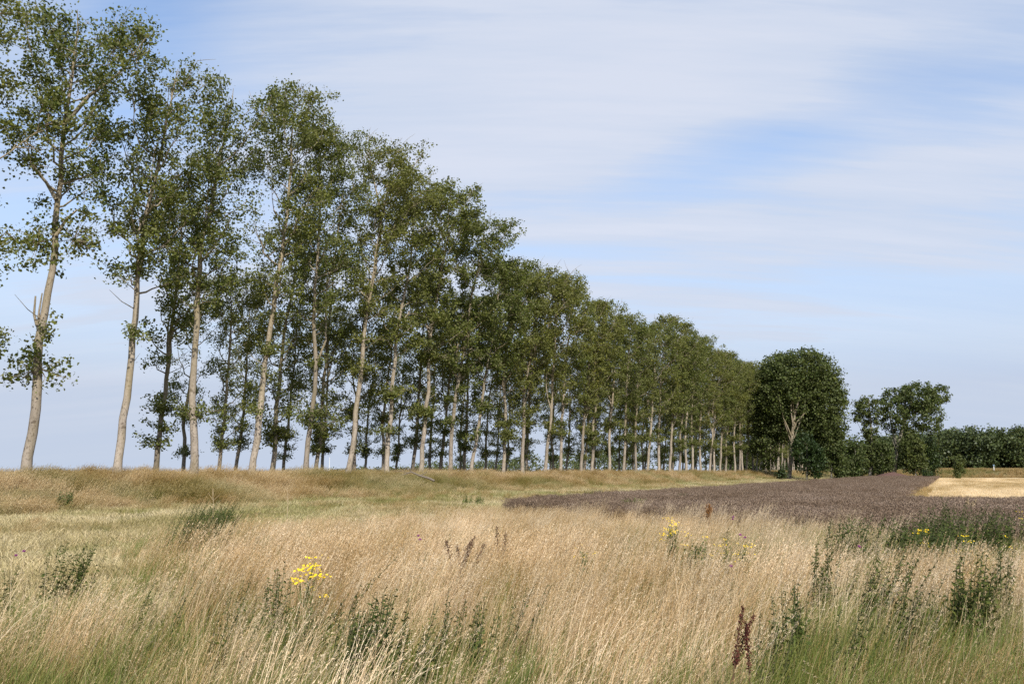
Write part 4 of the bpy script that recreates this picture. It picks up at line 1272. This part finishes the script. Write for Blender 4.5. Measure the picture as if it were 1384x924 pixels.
# ---- soil heap at the far end of the crop
xh, yh = place(1206, 218)
A, B = np.meshgrid(np.linspace(-1, 1, 41), np.linspace(-1, 1, 25), indexing='ij')
rr_ = np.sqrt(A ** 2 + B ** 2)
hz = 1.55 * np.clip(1 - rr_ ** 1.4, 0, 1) * (.72 + .45 * fbm(A * 2.5 + 3, B * 2.5 + 5, 61)) + .12 * (fbm(A * 9, B * 9, 63) - .5) * (rr_ < 1) - .05
kk = np.arange(A.size).reshape(A.shape)
ff = np.stack([kk[:-1, :-1], kk[1:, :-1], kk[1:, 1:], kk[:-1, 1:]], -1).reshape(-1, 4)
M['heap'] = ground_mat('heap_soil', [(.3, (.08, .045, .038)), (.6, (.13, .078, .065)), (.8, (.18, .12, .095))], 2., 12)
hp = link('soil_heap', mesh_np('soil_heap', np.stack([A * 5.6, B * 3.6, hz], -1).reshape(-1, 3), ff, M['heap'], smooth=True), loc=(xh, yh, 0))
tag(hp, 'low reddish brown heap of soil at the far end of the crop', 'soil heap')

# ---- tiny far objects
xw, yw = place(1343.5, 240)
sg = empty('marker_post', (xw, yw, float(zground(xw, yw))))
tag(sg, 'small white post with pale blue top before the far wood', 'post')
T = Tubes(); T.add([(0, 0, -.2), (0, 0, .6), (0, 0, 1.35)], [.11, .11, .11], 8); link('post', T.mesh('post', M['white_paint']), sg)
T = Tubes(); T.add([(0, 0, 1.35), (0, 0, 1.55), (0, 0, 1.7)], [.18, .22, .16], 8); link('top', T.mesh('top', M['blue_paint']), sg)
xw, yw = place(445, 260)
T = Tubes(); T.add([(0, 0, -.2), (0, 0, 3), (0, 0, 5.6)], [.12, .09, .06], 8)
mp = link('white_mast', T.mesh('white_mast', M['white_paint']), loc=(xw, yw, 0))
tag(mp, 'thin white mast far away between the poplar trunks', 'mast')

# ------------------------------------------------------------------ light and sky
SUN_EL, SUN_AZ = R(43), R(164)        # azimuth clockwise from +Y
sd = bpy.data.lights.new('sun', 'SUN'); sd.energy = 4.9; sd.angle = R(.53); sd.color = (1, .95, .87)
so = bpy.data.objects.new('sun', sd); COL.objects.link(so)
so.rotation_euler = (math.pi / 2 - SUN_EL, 0, math.pi - SUN_AZ)

wd = bpy.data.worlds.new('World'); SC.world = wd; wd.use_nodes = True
nt = wd.node_tree; nt.nodes.clear()
wo = nt.nodes.new('ShaderNodeOutputWorld'); bg = nt.nodes.new('ShaderNodeBackground')
bg.inputs['Strength'].default_value = .135
sky = nt.nodes.new('ShaderNodeTexSky'); sky.sky_type = 'NISHITA'; sky.sun_disc = False
sky.sun_elevation = SUN_EL; sky.sun_rotation = SUN_AZ
sky.air_density = 1.0; sky.dust_density = .6; sky.ozone_density = 2.0
tc = nt.nodes.new('ShaderNodeTexCoord')
sp = nt.nodes.new('ShaderNodeSeparateXYZ'); nt.links.new(tc.outputs['Generated'], sp.inputs[0])
zc = math_n(nt, 'ADD', math_n(nt, 'MAXIMUM', sp.outputs[2], 0.0), .22)
cb_ = nt.nodes.new('ShaderNodeCombineXYZ')
nt.links.new(math_n(nt, 'DIVIDE', sp.outputs[0], zc), cb_.inputs[0]); nt.links.new(math_n(nt, 'DIVIDE', sp.outputs[1], zc), cb_.inputs[1])
mp1 = nt.nodes.new('ShaderNodeMapping'); mp1.inputs['Rotation'].default_value = (0, 0, R(-14)); mp1.inputs['Scale'].default_value = (.42, .95, 1); mp1.inputs['Location'].default_value = (3.1, 1.7, 0)
nt.links.new(cb_.outputs[0], mp1.inputs[0])
n1 = noise(nt, 1.0, 7, .55, vec=mp1.outputs[0])
mp2 = nt.nodes.new('ShaderNodeMapping'); mp2.inputs['Rotation'].default_value = (0, 0, R(-22)); mp2.inputs['Scale'].default_value = (.35, 2.6, 1)
nt.links.new(cb_.outputs[0], mp2.inputs[0])
n2 = noise(nt, 1.3, 8, .62, vec=mp2.outputs[0])
cl = math_n(nt, 'ADD', math_n(nt, 'MULTIPLY', n1, .5), math_n(nt, 'MULTIPLY', n2, .5))


def sky_dir(px, py):
    a = (px - 692) / F; b = (462 - py) / F
    v = np.array([a, math.cos(PITCH) - b * math.sin(PITCH), math.sin(PITCH) + b * math.cos(PITCH)])
    return v / np.linalg.norm(v)


def bank(px, py, px2, py2, w, amt):
    """a long drift of thicker (or thinner) cloud between two bearings of the sky"""
    global cl
    A_, B_ = sky_dir(px, py), sky_dir(px2, py2)
    mid = A_ + B_; mid /= np.linalg.norm(mid)
    along = B_ - A_; half = np.linalg.norm(along) / 2; along /= np.linalg.norm(along)
    acr = np.cross(mid, along)

    def dot(v):
        d = nt.nodes.new('ShaderNodeVectorMath'); d.operation = 'DOT_PRODUCT'
        nt.links.new(tc.outputs['Generated'], d.inputs[0]); d.inputs[1].default_value = v
        return d.outputs['Value']
    off_a = math_n(nt, 'DIVIDE', dot(along), half); off_c = math_n(nt, 'DIVIDE', dot(acr), w)
    r2 = math_n(nt, 'ADD', math_n(nt, 'MULTIPLY', off_a, off_a), math_n(nt, 'MULTIPLY', off_c, off_c))
    g_ = math_n(nt, 'POWER', 2.718, math_n(nt, 'MULTIPLY', r2, -1.0))
    g_ = math_n(nt, 'MULTIPLY', g_, math_n(nt, 'GREATER_THAN', dot(mid), 0.0))
    cl = math_n(nt, 'ADD', cl, math_n(nt, 'MULTIPLY', g_, amt))


bank(480, 170, 1250, 40, .07, .10)
bank(950, 330, 1384, 300, .09, .06)
bank(800, 250, 1220, 160, .042, -.19)
bank(1180, 110, 1384, 170, .03, -.06)
bank(60, 40, 330, 60, .10, -.13)
bank(1100, 560, 1450, 420, .05, -.05)
cov = ramp(nt, cl, [(.34, (.10, .10, .10)), (.44, (.50, .50, .50)), (.56, (.95, .95, .95))])
veil = nt.nodes.new('ShaderNodeMapRange'); veil.inputs[1].default_value = 0.0; veil.inputs[2].default_value = .44; veil.inputs[3].default_value = 1.25; veil.inputs[4].default_value = 0.
nt.links.new(sp.outputs[2], veil.inputs[0])
veil_f = math_n(nt, 'MINIMUM', veil.outputs[0], 1.0)
fac = math_n(nt, 'MAXIMUM', cov, veil_f)
wsp = math_n(nt, 'ADD', math_n(nt, 'MULTIPLY', cl, .6), math_n(nt, 'MULTIPLY', n2, .4))
white = ramp(nt, wsp, [(.36, (3.45, 4.05, 5.25)), (.5, (3.85, 4.35, 5.3)), (.62, (4.45, 4.75, 5.5))])
low_h = nt.nodes.new('ShaderNodeMapRange'); low_h.inputs[1].default_value = .02; low_h.inputs[2].default_value = .22; low_h.inputs[3].default_value = .85; low_h.inputs[4].default_value = 0.
nt.links.new(sp.outputs[2], low_h.inputs[0])
white = mixc(nt, low_h.outputs[0], white, (3.45, 3.95, 4.85))
blue = mixc(nt, 1.0, sky.outputs[0], (1.30, 1.32, 1.36), 'MULTIPLY')
skyc = mixc(nt, fac, blue, white)
nt.links.new(skyc, bg.inputs[0]); nt.links.new(bg.outputs[0], wo.inputs[0])

# ------------------------------------------------------------------ camera and render
cd = bpy.data.cameras.new('camera'); cam = bpy.data.objects.new('camera', cd); COL.objects.link(cam)
cam.location = (0, 0, EYE); cam.rotation_euler = (math.pi / 2 + PITCH, 0, 0)
cd.sensor_width = 36; cd.lens = F / 1384 * 36; cd.clip_start = .1; cd.clip_end = 8000
SC.camera = cam
SC.render.resolution_x = 1024; SC.render.resolution_y = 683
SC.view_settings.view_transform = 'Standard'; SC.view_settings.look = 'None'
SC.view_settings.exposure = .24; SC.view_settings.gamma = 1; SC.view_settings.use_curve_mapping = False
SC.render.engine = 'CYCLES'
cy = SC.cycles
cy.max_bounces = 6; cy.diffuse_bounces = 3; cy.glossy_bounces = 2; cy.transmission_bounces = 4; cy.transparent_max_bounces = 4
cy.caustics_reflective = False; cy.caustics_refractive = False
cy.use_denoising = False
cy.use_adaptive_sampling = False
